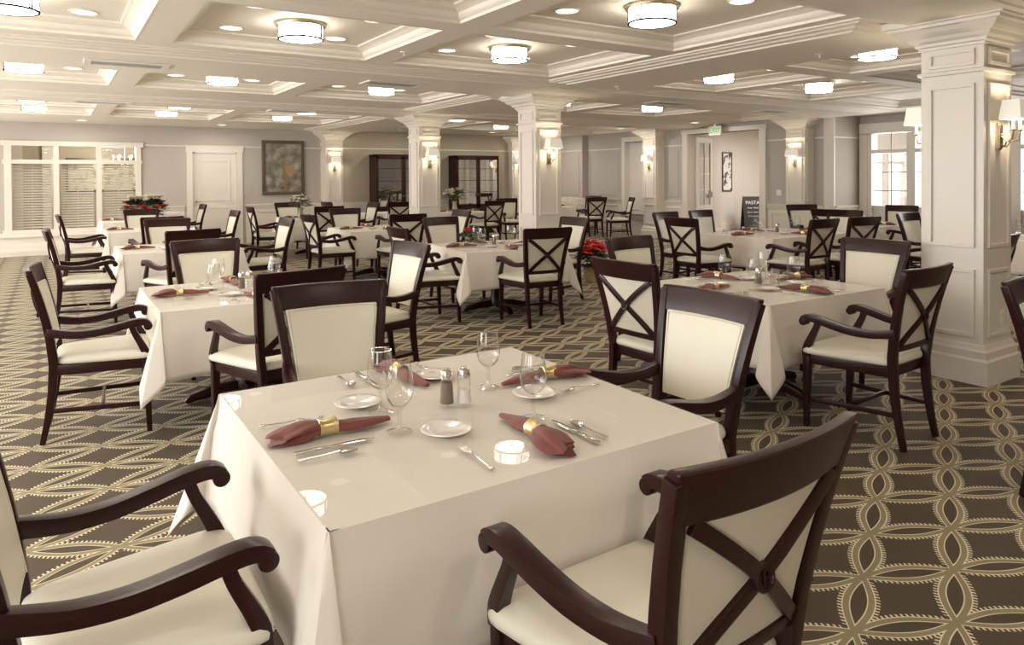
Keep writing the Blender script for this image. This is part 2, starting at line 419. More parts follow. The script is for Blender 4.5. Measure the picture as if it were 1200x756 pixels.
def frame_rect(mb, plane, at, a0, a1, z0, z1, w, t):
    """a picture-frame moulding on a wall plane: plane 'x-' faces -X at x=at, 'y-' faces -Y at y=at"""
    for (p0, p1, q0, q1) in ((a0, a1, z0, z0 + w), (a0, a1, z1 - w, z1), (a0, a0 + w, z0 + w, z1 - w), (a1 - w, a1, z0 + w, z1 - w)):
        if plane == 'x-': mb.box(at - t, at, p0, p1, q0, q1)
        elif plane == 'x+': mb.box(at, at + t, p0, p1, q0, q1)
        elif plane == 'y-': mb.box(p0, p1, at - t, at, q0, q1)
        else: mb.box(p0, p1, at, at + t, q0, q1)
def wainscot(n, plane, at, a0, a1, panels):
    """white panelling: field, chair rail, baseboard, framed panels"""
    mb = MB()
    def bx(p0, p1, t, z0, z1):
        if plane == 'x-': mb.box(at - t, at, p0, p1, z0, z1)
        else: mb.box(p0, p1, at - t, at, z0, z1)
    bx(a0, a1, .012, 0, .88)
    bx(a0, a1, .045, .86, .885); bx(a0, a1, .06, .885, .91); bx(a0, a1, .03, .82, .86)
    w = (a1 - a0) / panels
    for k in range(panels): frame_rect(mb, plane, at - .012, a0 + k * w + .08, a0 + (k + 1) * w - .08, .28, .76, .035, .018)
    struct('trim_%d' % n, mb, 'white', bevel=0)
    bb = MB()
    for t, z0, z1 in ((.035, 0, .14), (.045, .14, .165), (.025, .165, .19)):
        if plane == 'x-': bb.box(at - t, at, a0, a1, z0, z1)
        else: bb.box(a0, a1, at - t, at, z0, z1)
    struct('baseboard_%s' % ('far', 'far_middle', 'far_right', 'right_far', 'right_middle', 'right_door', 'right_corner', 'right_return', 'right_window', 'far_left')[n - 1], bb, 'white')
wainscot(1, 'y-', YB, 1.72, 2.48, 1)
wainscot(2, 'y-', YB, 3.8, 5.6, 2)
wainscot(3, 'y-', 16.95, 6.05, 12.5, 6)
wainscot(4, 'x-', 12.5, 15.6, 16.95, 1)
wainscot(5, 'x-', 12.7, 14.2, 15.6, 1)
wainscot(6, 'x-', 12.7, 12.0, 13.1, 1)
wainscot(7, 'x-', 12.7, 8.3, 9.6, 1)
wainscot(8, 'y-', 8.1, 12.72, 13.6, 1)
wainscot(9, 'x-', 13.6, -1, 8.08, 6)
wainscot(10, 'y-', YB, XL, -.95, 2)
# thin picture rail
pr = MB()
for a in ((XL, -.84, YB - .018, YB), (1.7, 2.5, YB - .018, YB), (3.78, 4.17, YB - .018, YB), (5.17, 5.6, YB - .018, YB), (6.05, XR, 16.932, 16.95)): pr.box(a[0], a[1], a[2], a[3], 2.235, 2.265)
for a in ((12.482, 12.5, 15.6, 16.95), (12.682, 12.7, 14.2, 15.6), (12.682, 12.7, 12.0, 13.2), (12.682, 12.7, 8.3, 9.6)): pr.box(a[0], a[1], a[2], a[3], 2.235, 2.265)
pr.box(12.7, 13.6, 8.082, 8.1, 2.235, 2.265)
struct('trim_11', pr, 'white')
pnl = MB()
for y0, y1 in ((15.75, 16.85), (14.3, 15.5), (12.15, 12.95)): frame_rect(pnl, 'x-', 12.5 if y0 > 15.6 else 12.7, y0, y1, 1.0, 2.12, .03, .012)
struct('trim_12', pnl, 'wall')
struct('trim_13', MB().box(12.68, 12.715, 8.08, 8.3, .0, ZS), 'white')
# window seat mouldings under the interior window (stacked plinth)
ws = MB()
for t, z0, z1 in ((.34, 0, .10), (.30, .10, .13), (.26, .13, .2), (.22, .2, .23), (.16, .23, .36), (.2, .36, .39), (.14, .39, .44)): ws.box(-.95, 1.75, YB - t, YB, z0, z1)
struct('trim_14', ws, 'white')

# interior window with shutters ------------------------------------
w1 = MB(); y0, y1 = YB - .05, YB + .12
for x0, x1 in ((-.80, -.68), (.02, .12), (.78, .88), (1.52, 1.62)): w1.box(x0, x1, y0, y1, .44, 2.2)
w1.box(-.85, 1.67, y0 - .01, y1 + .01, 2.2, 2.3); w1.box(-.83, 1.65, y0 + .008, y1 - .008, 1.84, 1.92); w1.box(-.83, 1.65, y0 + .008, y1 - .008, .441, .5)
win1 = struct('window_1', w1, 'white')
win1['kind'] = 'structure'
mb = MB()
for a, b in ((-.68, 0), (.14, .76), (.90, 1.50)): mb.box(a, b, YB + .03, YB + .036, .5, 2.2)
struct('pane', mb, 'thinglass', win1)
bl = MB()
for a, b in ((-.66, -.02), (.16, .74), (.92, 1.48)):
    z = .53
    while z < 1.83:
        bl.add([(a, YB + .08, z), (b, YB + .08, z), (b, YB + .12, z + .028), (a, YB + .12, z + .028), (a, YB + .08, z + .004), (b, YB + .08, z + .004), (b, YB + .12, z + .032), (a, YB + .12, z + .032)],
               [(0, 1, 2, 3), (4, 7, 6, 5), (0, 4, 5, 1), (1, 5, 6, 2), (2, 6, 7, 3), (3, 7, 4, 0)]); z += .053
    bl.box((a + b) / 2 - .012, (a + b) / 2 + .012, YB + .135, YB + .145, .5, 1.84)
struct('blind', bl, 'slat', win1)
# room beyond the interior window
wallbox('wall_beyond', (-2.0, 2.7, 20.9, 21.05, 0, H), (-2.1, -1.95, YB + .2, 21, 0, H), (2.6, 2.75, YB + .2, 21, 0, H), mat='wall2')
fx = MB(); fx.box(-.98, -.6, 20.82, 20.9, 0, 2.6); fx.box(-.2, .02, 20.82, 20.9, 0, 2.6)
struct('trim_15', fx, 'white')
# framed engraving in the beyond room
t = thing('framed_print', 'large framed engraving seen through the slatted interior window on the left', 'picture', (1.27, 20.88, 1.62))
f_ = MB(); frame_rect(f_, 'y-', 0, -.98, .98, -.42, .44, .05, .04); link('picture_frame', f_.mesh('pf', 'frame'), t)
f_ = MB(); f_.box(-.93, .93, -.02, -.005, -.37, .39); link('picture', f_.mesh('pic', 'engraving'), t)
f_ = MB(); frame_rect(f_, 'y-', -.021, -.86, .86, -.31, .33, .03, .01); link('inner_mat', f_.mesh('im', 'slat'), t)
# chandelier in the beyond room
t = thing('chandelier', 'lit candle chandelier seen through the slatted interior window', 'chandelier', (1.45, 19.0, 1.95))
a_ = MB(); a_.tube([(0, 0, .85), (0, 0, 0)], .008); a_.sphere((0, 0, -.05), .05)
for k in range(6):
    an = k * PI / 3; pts = [(math.cos(an) * r, math.sin(an) * r, z) for r, z in ((0, -.04), (.1, -.09), (.2, -.06), (.24, 0))]; a_.tube(pts, .007, 6)
link('arm_frame', a_.mesh('cf', 'gold'), t)
for k in range(6):
    an = k * PI / 3; c_ = MB().tube([(math.cos(an) * .24, math.sin(an) * .24, 0), (math.cos(an) * .24, math.sin(an) * .24, .07)], .009, 6)
    cd = link('candle', c_.mesh('cd', 'candle'), t); link('bulb', MB().sphere((math.cos(an) * .24, math.sin(an) * .24, .10), .02, 8, 6, 1.5).mesh('cb', 'bulb'), cd)

# panel door in the far wall ----------------------------------------
def panel_door(n, x0, x1, y, zt):
    d = MB(); d.box(x0 + .02, x1 - .02, y + .03, y + .075, .01, zt - .01)
    o = struct('door_%d' % n, d, 'white', bevel=.003)
    p = MB(); w = x1 - x0
    for z0, z1 in ((.2, .86), (1.0, zt - .18)): frame_rect(p, 'y-', y + .031, x0 + .16, x1 - .16, z0, z1, .03, .012)
    struct('door_panel', p, 'white', o)
    c = MB(); 
    for a, b in ((x0 - .11, x0 + .015), (x1 - .015, x1 + .11)): c.box(a, b, y - .03, y + .02, 0, zt + .01)
    c.box(x0 - .13, x1 + .13, y - .035, y + .02, zt, zt + .12); c.box(x0 - .15, x1 + .15, y - .05, y + .02, zt + .12, zt + .15)
    struct('casing', c, 'white', o)
    h = MB(); h.lathe([(.026, 0), (.026, .012), (.012, .014), (.012, .05)], 12, Matrix.Translation((x0 + .09, y + .03, 1.0)) @ Matrix.Rotation(PI / 2, 4, 'X')); h.tube([(x0 + .09, y - .02, 1.0), (x0 + .2, y - .022, 1.0)], .008)
    hh = link('door_handle', h.mesh('dh', 'nickel'), o); hh['label'] = 'nickel lever handle'
panel_door(1, 2.64, 3.62, YB, 2.12)

# french door opening in the right wall ------------------------------
c = MB()
for a, b in ((9.62, 9.78), (11.82, 11.98)): c.box(12.64, 12.92, a, b, 0, 2.5)
c.box(12.63, 12.92, 9.6, 12.0, 2.5, 2.6)
struct('trim_16', c, 'white')
def french_leaf(n, pos, rz, lab=None):
    w, zt = 1.0, 2.44; m_ = MB()
    for a, b, z0, z1 in ((0, .13, 0, zt), (w - .13, w, 0, zt), (.13, w - .13, 0, .8), (.13, w - .13, zt - .13, zt), (w / 2 - .012, w / 2 + .012, .8, zt - .13)): m_.box(a, b, -.022, .022, z0 + .01, z1)
    for z in (1.18, 1.56, 1.94): m_.box(.13, w - .13, -.012, .012, z - .01, z + .01)
    o = link('door_%d' % n, m_.mesh('fd', 'white', .002, 0), None, pos, rz); o['kind'] = 'structure'
    link('pane', MB().box(.13, w - .13, -.003, .003, .8, zt - .13).mesh('fp', 'thinglass', 0, 0), o)
    h = MB(); h.box(w - .1, w - .05, -.045, .045, .98, 1.12); h.tube([(w - .08, -.06, 1.05), (w - .2, -.065, 1.05)], .01); h.tube([(w - .08, .06, 1.05), (w - .2, .065, 1.05)], .01)
    hh = link('door_handle', h.mesh('fh', 'nickel'), o); hh['label'] = 'dark metal lever handle'
    return o
french_leaf(2, (12.92, 11.78, 0), math.radians(21))
d3 = french_leaf(3, (12.92, 9.84, 0), math.radians(-4))
tag(link('door_plaque', MB().box(-.09, .09, -.012, 0, -.045, .045).mesh('dp', 'sign', .002), None, (13.99, 12.33, 1.0), 0), 'small dark plaque on the pale wall right of the open glass door', 'sign')
# foyer beyond
wallbox('wall_foyer', (12.9, 14.45, 12.34, 12.5, 0, H), (14.3, 14.45, 12.5, 13.6, 0, H), (14.3, 18, 13.5, 13.65, 0, H), (17.9, 18, 9.3, 13.6, 0, H), (12.9, 18, 9.2, 9.32, 0, H), mat='lightwall')
fb = MB(); fb.box(12.9, 14.45, 12.3, 12.34, 0, .16); fb.box(14.45, 17.9, 13.46, 13.5, 0, .16); fb.box(17.86, 17.9, 9.32, 13.46, 0, .16)
struct('baseboard_foyer', fb, 'white')
bbp = MB()
for k in range(20): bbp.box(16.35 + k * .075, 16.35 + k * .075 + .006, 13.494, 13.5, .16, 2.6)
struct('trim_17', bbp, 'white')
t = thing('framed_print', 'narrow framed branch print on the pale foyer wall', 'picture', (16.02, 13.49, 1.63))
t.scale = (.8, 1, .95)
f_ = MB(); frame_rect(f_, 'y-', 0, -.25, .25, -.58, .58, .035, .03); link('picture_frame', f_.mesh('pf2', 'frame'), t)
link('picture', MB().box(-.22, .22, -.015, -.004, -.55, .55).mesh('p2', 'branchart'), t)
# folding chalkboard
def text_mesh(txt, size, ext, mat, font_w=1.):
    cu = bpy.data.curves.new('t', 'FONT'); cu.body = txt; cu.size = size; cu.extrude = ext; cu.align_x = 'CENTER'; cu.align_y = 'CENTER'
    ob = bpy.data.objects.new('t', cu); C.objects.link(ob)
    bpy.context.view_layer.update()
    me = bpy.data.meshes.new_from_object(ob.evaluated_get(bpy.context.evaluated_depsgraph_get()))
    bpy.data.objects.remove(ob); me.materials.clear(); me.materials.append(M[mat]); return me
t = thing('sandwich_board', 'black folding chalkboard lettered in white standing in the foyer doorway', 'sign', (16.3, 12.85, 0), math.radians(-33))
t.scale = (.9, .9, .88)
for s in (1, -1):
    b_ = MB(); mt = Matrix.Translation((0, .0, 1.06)) @ Matrix.Rotation(math.radians(12 * s), 4, 'X')
    for q in ((-.29, -.25, -1.06, 0), (.25, .29, -1.06, 0), (-.25, .25, -.04, 0), (-.25, .25, -.98, -.93)): b_.box(q[0], q[1], -.012, .012, q[2], q[3], mt)
    b_.box(-.25, .25, -.006, .006, -.93, -.04, mt)
    bd = link('board', b_.mesh('bd', 'black'), t)
    if s == -1:
        for txt, z, sz in (('PASTA', -.2, .15), ('Soup  Salad', -.36, .07), ('Entree  Dessert', -.5, .055), ('Every evening', -.62, .055)):
            x_ = link('lettering', text_mesh(txt, sz, .001, 'chalk'), bd); x_.matrix_local = mt @ Matrix.Translation((0, -.008, z)) @ Matrix.Rotation(PI / 2, 4, 'X')
# exit sign
t = thing('exit_sign', 'green lettered exit sign at the ceiling beside the double door opening', 'exit sign', (12.45, 10.8, 2.52))
link('housing', MB().box(-.02, .02, -.17, .17, -.1, .1).mesh('eh', 'plastic', .004), t)
link('face_panel', MB().box(-.026, -.0205, -.155, .155, -.085, .085).mesh('ef', 'signface'), t)
x_ = link('lettering', text_mesh('EXIT', .15, .001, 'green'), t); x_.rotation_euler = (PI / 2, 0, -PI / 2); x_.location = (-.028, 0, 0)
link('bracket', MB().box(-.015, .015, -.03, .03, .1, .16).mesh('eb', 'plastic'), t)
# light switch
t = thing('light_switch', 'white light switch on the grey wall left of the right-hand pilaster', 'switch', (12.7, 9.33, 1.15)); link('plate', MB().box(-.008, 0, -.06, .06, -.06, .06).mesh('sp', 'plastic', .003), t)
link('rocker', MB().box(-.013, -.008, -.02, .02, -.035, .035).mesh('sr', 'china', .002), t)
# cased opening far right wall with dark glazing
w = MB()
for a, b in ((13.25, 13.37), (14.03, 14.15)): w.box(12.66, 12.92, a, b, .6, 2.42)
w.box(12.66, 12.92, 13.25, 14.15, 2.42, 2.54); w.box(12.6, 12.92, 13.2, 14.2, .54, .62)
w3 = struct('window_2', w, 'white')
struct('pane', MB().box(12.84, 12.85, 13.37, 14.03, .62, 2.42), 'lightwall', w3)

# big right window ---------------------------------------------------
w = MB(); X0, X1 = 13.52, 13.72
for a, b in ((7.82, 7.94), (6.98, 7.14), (6.12, 6.28), (5.26, 5.42), (4.21, 4.4)): w.box(X0, X1, a, b, .53, 2.31)
w.box(X0 - .02, 13.598, 7.9, 8.06, .53, 2.31)
w.box(X0 - .03, X1 + .01, 4.1, 8.06, 2.32, 2.52); w.box(X0 + .01, X1 - .01, 4.23, 7.97, 1.93, 2.0); w.box(X0 - .08, X1 + .01, 4.1, 8.06, .44, .52)
win = struct('window_3', w, 'white')
mu = MB()
for a, b in ((7.14, 7.82), (6.28, 6.98), (5.42, 6.12), (4.4, 5.26)):
    mu.box(13.61, 13.63, (a + b) / 2 - .008, (a + b) / 2 + .008, .52, 2.32)
    for z in (.85, 1.2, 1.56): mu.box(13.61, 13.63, a, b, z - .008, z + .008)
struct('muntin', mu, 'frame', win)
struct('pane', MB().box(13.618, 13.622, 4.4, 7.82, .52, 2.32), 'thinglass', win)
# sun porch beyond this window
po = MB(); po.box(13.8, 16.6, 2, 8.1, -.1, -.001)
struct('floor_porch', po, 'lightwall')
po = MB()
for y in (3.0, 4.6, 6.2, 7.9): po.box(16.3, 16.45, y - .12, y + .12, 0, 2.6)
po.box(16.3, 16.45, 2, 8.1, 2.15, 2.6); po.box(16.3, 16.45, 2, 8.1, 0, .75); po.box(16.3, 16.45, 2, 8.1, 1.78, 1.84)
struct('wall_porch', po, 'lightwall')
e = MB(); e.box(13.8, 16.45, 8.0, 8.1, 0, .62); e.box(13.8, 16.45, 8.0, 8.1, 2.02, 2.8)
for x in (13.8, 14.42, 15.1, 15.78, 16.4): e.box(x - .03, x + .05, 8.0, 8.1, .62, 2.02)
e.box(13.8, 16.45, 8.02, 8.08, 1.74, 1.79)
for z in (1.0, 1.37): e.box(13.8, 16.45, 8.04, 8.05, z, z + .012)
struct('trim_18', e, 'lightwall')
# left wall window frames
for k, (a, b) in enumerate(((-2.6, -.25), (.25, 2.55), (3.05, 5.35), (5.85, 8.15), (8.65, 10.95), (11.45, 13.75), (14.25, 16.4))):
    w = MB(); w.box(XL - .12, XL - .06, a, a + .06, .5, 2.45); w.box(XL - .12, XL - .06, b - .06, b, .5, 2.45); w.box(XL - .12, XL - .06, (a + b) / 2 - .03, (a + b) / 2 + .03, .5, 2.45)
    w.box(XL - .12, XL - .06, a, b, .5, .56); w.box(XL - .12, XL - .06, a, b, 2.39, 2.45); w.box(XL - .12, XL - .06, a, b, 1.9, 1.95)
    struct('window_%d' % (4 + k), w, 'white')

# ------------------------------------------------------------------ pillars
def pillar_body(mb, w, d):
    """square pillar from (0,0) to (w,d): plinth, mouldings, shaft, ledge and spreading capital"""
    def ring(o, z): return [(-o, -o, z), (w + o, -o, z), (w + o, d + o, z), (-o, d + o, z)]
    prof = [(.045, 0), (.045, .17), (.032, .185), (.032, .235), (.02, .25), (.012, .275), (0, .285), (0, 2.235), (.018, 2.24), (.022, 2.262), (.0, 2.27), (0, 2.43), (.012, 2.435), (.014, 2.452), (.03, 2.46), (.034, 2.48),
            (.06, 2.495), (.075, 2.52), (.09, 2.525), (.12, 2.545), (.145, 2.575), (.17, 2.58), (.175, 2.6), (.2, 2.605), (.2, ZM + .04)]
    mb.loft([ring(o, z) for o, z in prof])
def pillar_panels(mb, w, d, faces='xyXY'):
    for pl in faces:
        L = d if pl in 'xX' else w
        plane, at = {'x': ('x-', 0), 'y': ('y-', 0), 'X': ('x+', w), 'Y': ('y+', d)}[pl]
        m_ = .055 if L > .25 else .04
        for z0, z1 in ((.33, .82), (.975, 2.16), (2.29, 2.41)): frame_rect(mb, plane, at, m_, L - m_, z0, z1, .026, .018)
COLX, CW = 5.55, .43
pil = link('column', None); pil['kind'] = 'structure'
b_ = MB(); pillar_body(b_, CW, CW); link('shaft', b_.mesh('shaft', 'white', 0, 0), pil)
b_ = MB(); pillar_panels(b_, CW, CW); link('panel_moulding', b_.mesh('pmould', 'white', .003, 0), pil)
reg(pil)
def put_col(first, x, y, label):
    o = pil if first else copy_tree(pil); o.location = (x, y, 0); o['kind'] = 'structure'; o['label'] = label; o['category'] = 'pillar'; o['group'] = 'white panelled pillars'; return o
put_col(1, COLX, 2.39, 'large white panelled square pillar standing nearest, on the right')
put_col(0, COLX, 7.94, 'white panelled square pillar in the middle, behind the poinsettia table')
put_col(0, COLX, 11.62, 'white panelled square pillar in front of the left dark cabinet')
put_col(0, 5.60, 16.93, 'white panelled pillar against the far wall right of the painting')
put_col(0, 10.9, 16.75, 'white pillar against the far wall, half hidden by the middle pillar')
put_col(0, 12.4, 12.62, 'white pilaster on the right wall left of the open glass door')
put_col(0, 12.4, 8.52, 'white pilaster on the right wall between switch and window corner')

# ------------------------------------------------------------------ sconces
def make_sconce():
    t = thing('wall_sconce', 'x', 'sconce', (0, 0, 0), 0, 'two-candle sconces on the pillars')
    b_ = MB(); b_.box(-.035, .035, -.015, 0, -.16, .03); b_.box(-.028, .028, -.024, -.015, -.15, .02)
    link('backplate', b_.mesh('sb', 'nickel', .003), t)
    a_ = MB()
    for s in (-1, 1):
        a_.tube([(0, -.02, -.06), (s * .02, -.07, -.10), (s * .05, -.11, -.09), (s * .055, -.12, -.03)], .0065, 8)
        a_.tube([(0, -.02, -.12), (s * .015, -.05, -.14), (s * .03, -.07, -.10)], .005, 8)
        a_.lathe([(.006, 0), (.02, .008), (.02, .012), (.01, .016)], 12, Matrix.Translation((s * .055, -.12, -.03)))
    a_.tube([(0, -.02, -.05), (0, -.12, -.02), (0, -.12, .13)], .004, 6)
    link('arm', a_.mesh('sa', 'nickel'), t)
    for s in (-1, 1):
        cd = link('candle', MB().lathe([(.0095, -.016), (.0095, .06), (.006, .064)], 12, Matrix.Translation((s * .055, -.12, 0))).mesh('sc', 'candle'), t)
        link('bulb', MB().sphere((s * .055, -.12, .085), .014, 8, 6, 1.6).mesh('sbl', 'bulb'), cd)
    # tapered rectangular shade open at top and bottom
    def rect(a, b, z): return [(-a, -.12 - b, z), (a, -.12 - b, z), (a, -.12 + b, z), (-a, -.12 + b, z)]
    s_ = MB(); s_.loft([rect(.115, .07, .055), rect(.092, .055, .19), rect(.090, .053, .19), rect(.113, .068, .055), rect(.115, .07, .055)], False)
    link('lamp_shade', s_.mesh('ss', 'shade', 0, 0), t)
    return t
SC = Proto(make_sconce()); ZSC = 1.84
def sconce(x, y, rz, label):
    SC.put(label, (x, y, ZSC), rz, 'two-candle sconces on the pillars')
    l = bpy.data.lights.new('sconce_light', 'POINT'); l.energy = 3.8; l.color = (1, .84, .62); l.shadow_soft_size = .035
    v = Matrix.Rotation(rz, 4, 'Z') @ Vector((0, -.12, .12)); link('sconce_light', l, None, (x + v.x, y + v.y, ZSC + v.z))
H2 = CW / 2
sconce(COLX + H2, 2.39, 0, 'brass candle sconce with square shade on the nearest pillar, facing the camera')
sconce(COLX + H2, 2.39 + CW, PI, 'candle sconce peeking out behind the left edge of the nearest pillar')
sconce(COLX + H2, 7.94, 0, 'lit candle sconce on the middle pillar behind the poinsettia table')
sconce(COLX + H2, 11.62, 0, 'lit candle sconce on the pillar between the two dark cabinets')
sconce(5.60 + H2, 16.93, 0, 'lit candle sconce on the far pillar right of the painting')
sconce(10.9 + H2, 16.75, 0, 'lit candle sconce just left of the middle pillar, on the far wall pillar')
sconce(12.4, 12.62 + H2, -PI / 2, 'lit candle sconce on the pilaster left of the open glass door')
sconce(12.4, 8.52 + H2, -PI / 2, 'lit candle sconce on the pilaster right of the light switch')

# ------------------------------------------------------------------ ceiling lights
def make_lamp():
    t = thing('ceiling_light', 'x', 'ceiling light', (0, 0, 0), 0, 'round drum lamps in the ceiling coffers')
    b_ = MB(); b_.lathe([(.0, 0), (.205, 0), (.205, -.022), (.2, -.03), (.178, -.033)], 40); link('canopy_ring', b_.mesh('lr', 'nickel'), t)
    b_ = MB(); b_.lathe([(.178, -.033), (.178, -.128), (.172, -.134), (.0, -.138)], 40); link('drum_shade', b_.mesh('ld', 'lampglass'), t)
    b_ = MB()
    R = .1795
    ring = [[((R + dr) * math.cos(2 * PI * k / 40), (R + dr) * math.sin(2 * PI * k / 40), z) for dr, z in ((-.008, -.139), (.005, -.139), (.005, -.127), (-.002, -.127))] for k in range(41)]
    b_.loft(ring, False)
    for k in range(6):
        a0 = k * PI / 3
        for da in (-.05, .05): b_.tube([(R * math.cos(a0 + da), R * math.sin(a0 + da), -.03), (R * math.cos(a0 + da), R * math.sin(a0 + da), -.13)], .005, 5)
        for z0, z1 in ((-.04, -.115), (-.115, -.04)):
            pts = [(R * math.cos(a0 + .05 + q / 5 * (PI / 3 - .1)), R * math.sin(a0 + .05 + q / 5 * (PI / 3 - .1)), z0 + (z1 - z0) * q / 5) for q in range(6)]
            b_.tube(pts, .0034, 5)
    link('strap', b_.mesh('ls', 'bronze'), t)
    link('finial', MB().lathe([(.008, -.136), (.013, -.142), (.012, -.15), (.003, -.154)], 12).mesh('lf', 'nickel'), t)
    return t
LP = Proto(make_lamp())
def make_can():
    t = thing('recessed_light', 'x', 'downlight', (0, 0, 0), 0, 'recessed downlights round the drum lamps')
    b_ = MB(); rr = [[(r * math.cos(2 * PI * k / 28), r * math.sin(2 * PI * k / 28), z) for r, z in ((.086, -.001), (.105, -.001), (.104, -.006), (.088, -.008))] for k in range(29)]
    b_.loft(rr, False); link('trim_ring', b_.mesh('cr', 'plastic'), t)
    b_ = MB(); b_.lathe([(.087, -.003), (.07, -.0032), (.0, -.0034)], 28, cap=False); link('lens', b_.mesh('cl', 'can'), t)
    return t
CN = Proto(make_can())
cols = {-.24: 'leftmost', 1.76: 'second', 3.84: 'third', 6.91: 'fourth', 8.96: 'fifth'}
rows = {3.94: 'nearest', 5.94: 'second', 9.2: 'third', 12.65: 'fourth', 14.25: 'farthest'}
lamps = [(-.24, 5.94), (1.76, 5.94), (3.84, 5.94), (6.91, 5.94), (8.96, 5.94), (3.84, 3.94), (6.91, 3.94), (-.24, 9.2), (1.76, 9.2), (3.84, 9.2), (6.91, 9.2), (8.96, 9.2),
         (-.24, 12.65), (1.76, 12.65), (3.84, 12.65), (6.91, 12.65), (-.24, 14.25), (1.76, 14.25), (3.84, 14.25), (8.96, 14.25)]
dark = [(1.76, 3.94), (-.24, 3.94), (1.76, .2), (-.24, .2), (3.84, .2), (8.96, 3.94), (6.91, .2), (1.76, -2.), (3.84, -2.), (8.96, .2)]   # beyond the frame: lights only
GP = 'round drum lamps in the ceiling coffers'
for x, y in lamps:
    LP.put('lit round drum lamp, %s from left in the %s row of the coffered ceiling' % (cols[x], rows[y]), (x, y, ZC), .3, GP)
for x, y in dark:
    l = bpy.data.lights.new('ceiling_lamp_light', 'AREA'); l.shape = 'DISK'; l.size = .36; l.energy = 6; l.color = (1, .905, .775)
    link('ceiling_lamp_light', l, None, (x, y, ZC - .17))
for x, y in lamps:
    for dx, dn in ((-.46, 'left'), (.46, 'right')):
        for dy, fn in ((-.46, 'near'), (.46, 'far')):
            if y > 9.5 and dy > 0: continue
            CN.put('recessed downlight %s and %s of the %s drum lamp, %s ceiling row' % (fn, dn, cols[x], rows[y]), (x + dx, y + dy, ZC), 0, 'recessed downlights round the drum lamps')

# downlights near the far walls, most of them added to brighten those walls
for x, y, lb in ((11.5, 15.9, 'recessed downlight near the far right corner of the ceiling'), (11.6, 13.0, 'recessed downlight above the banquette side of the right wall'), (9.6, 15.7, 'added fill downlight before the right dark cabinet'), (7.4, 15.7, 'added fill downlight before the left dark cabinet'),
                 (3.1, 16.3, 'added fill downlight in front of the white door'), (.5, 16.3, 'added fill downlight in front of the slatted interior window'), (11.6, 7.1, 'added fill downlight before the window corner on the right'), (11.8, 10.8, 'added fill downlight in front of the glass door opening')):
    CN.put(lb, (x, y, ZS), 0, 'recessed downlights round the drum lamps')
    l = bpy.data.lights.new('downlight_fill', 'AREA'); l.shape = 'DISK'; l.size = .15; l.energy = 9; l.color = (1, .93, .82); link('downlight_fill', l, None, (x, y, ZS - .015))

# linear air vents and sprinkler heads
def make_vent():
    t = thing('air_vent', 'x', 'air vent', (0, 0, 0), 0, 'long slot vents in the ceiling')
    f_ = MB(); 
    for a in ((-.36, .36, -.17, -.11), (-.36, .36, .11, .17), (-.36, -.30, -.11, .11), (.30, .36, -.11, .11)): f_.box(a[0], a[1], a[2], a[3], -.012, 0)
    link('frame', f_.mesh('vf', 'plastic'), t)
    s_ = MB()
    for k in range(6): s_.box(-.30, .30, -.10 + k * .037, -.085 + k * .037, -.01, -.002)
    link('slat', s_.mesh('vs', 'grille'), t); link('backing', MB().box(-.30, .30, -.11, .11, -.0018, -.001).mesh('vb', 'shadowgap'), t)
    return t
VN = Proto(make_vent())
for (x, y), lb in (((.62, 7.72), 'pale slot vent in the ceiling above the left table row, nearest'), ((.62, 11.7), 'second slot vent over the left table row, farther back'), ((3.3, 11.7), 'dark slot vent in the ceiling above the painting'),
                   ((3.38, 7.75), 'slot vent in the ceiling left of the middle pillar'), ((7.84, 7.7), 'slot vent in the ceiling right of the middle pillar'), ((10.4, 7.75), 'slot vent in the ceiling before the exit sign'), ((8.7, 11.7), 'far slot vent in the ceiling just right of the second pillar'), ((10.5, 11.7), 'far slot vent above the banquette corner')):
    VN.put(lb, (x, y, ZM - .001), 0, 'long slot vents in the ceiling')
def make_spr():
    t = thing('sprinkler_head', 'x', 'sprinkler', (0, 0, 0), 0, 'ceiling sprinkler heads')
    link('escutcheon', MB().lathe([(.04, 0), (.038, -.008), (.015, -.012)], 16).mesh('se', 'plastic'), t)
    link('deflector', MB().lathe([(.006, -.012), (.006, -.035), (.02, -.037), (.02, -.04)], 12).mesh('sd', 'plastic'), t); return t
SP = Proto(make_spr())
for (x, y, z), lb in (((2.77, 6.1, ZS + .003), 'small sprinkler head on the beam above the centre table'), ((5.85, 6.6, ZM + .003), 'small sprinkler head on the main beam before the middle pillar'), ((5.9, 3.9, ZM + .003), 'small sprinkler head on the main beam near the nearest pillar')):
    SP.put(lb, (x, y, z), 0, 'ceiling sprinkler heads')

# ------------------------------------------------------------------ painting, cabinets, banquettes
t = thing('framed_painting', 'tall landscape painting in a bronze frame beside the white door', 'painting', (4.67, YB, 1.77))
f_ = MB(); frame_rect(f_, 'y-', 0, -.50, .50, -.65, .65, .075, .05); link('picture_frame', f_.mesh('pf3', 'frame', .01), t)
link('canvas', MB().box(-.43, .43, -.03, -.005, -.58, .58).mesh('pc', 'painting'), t)

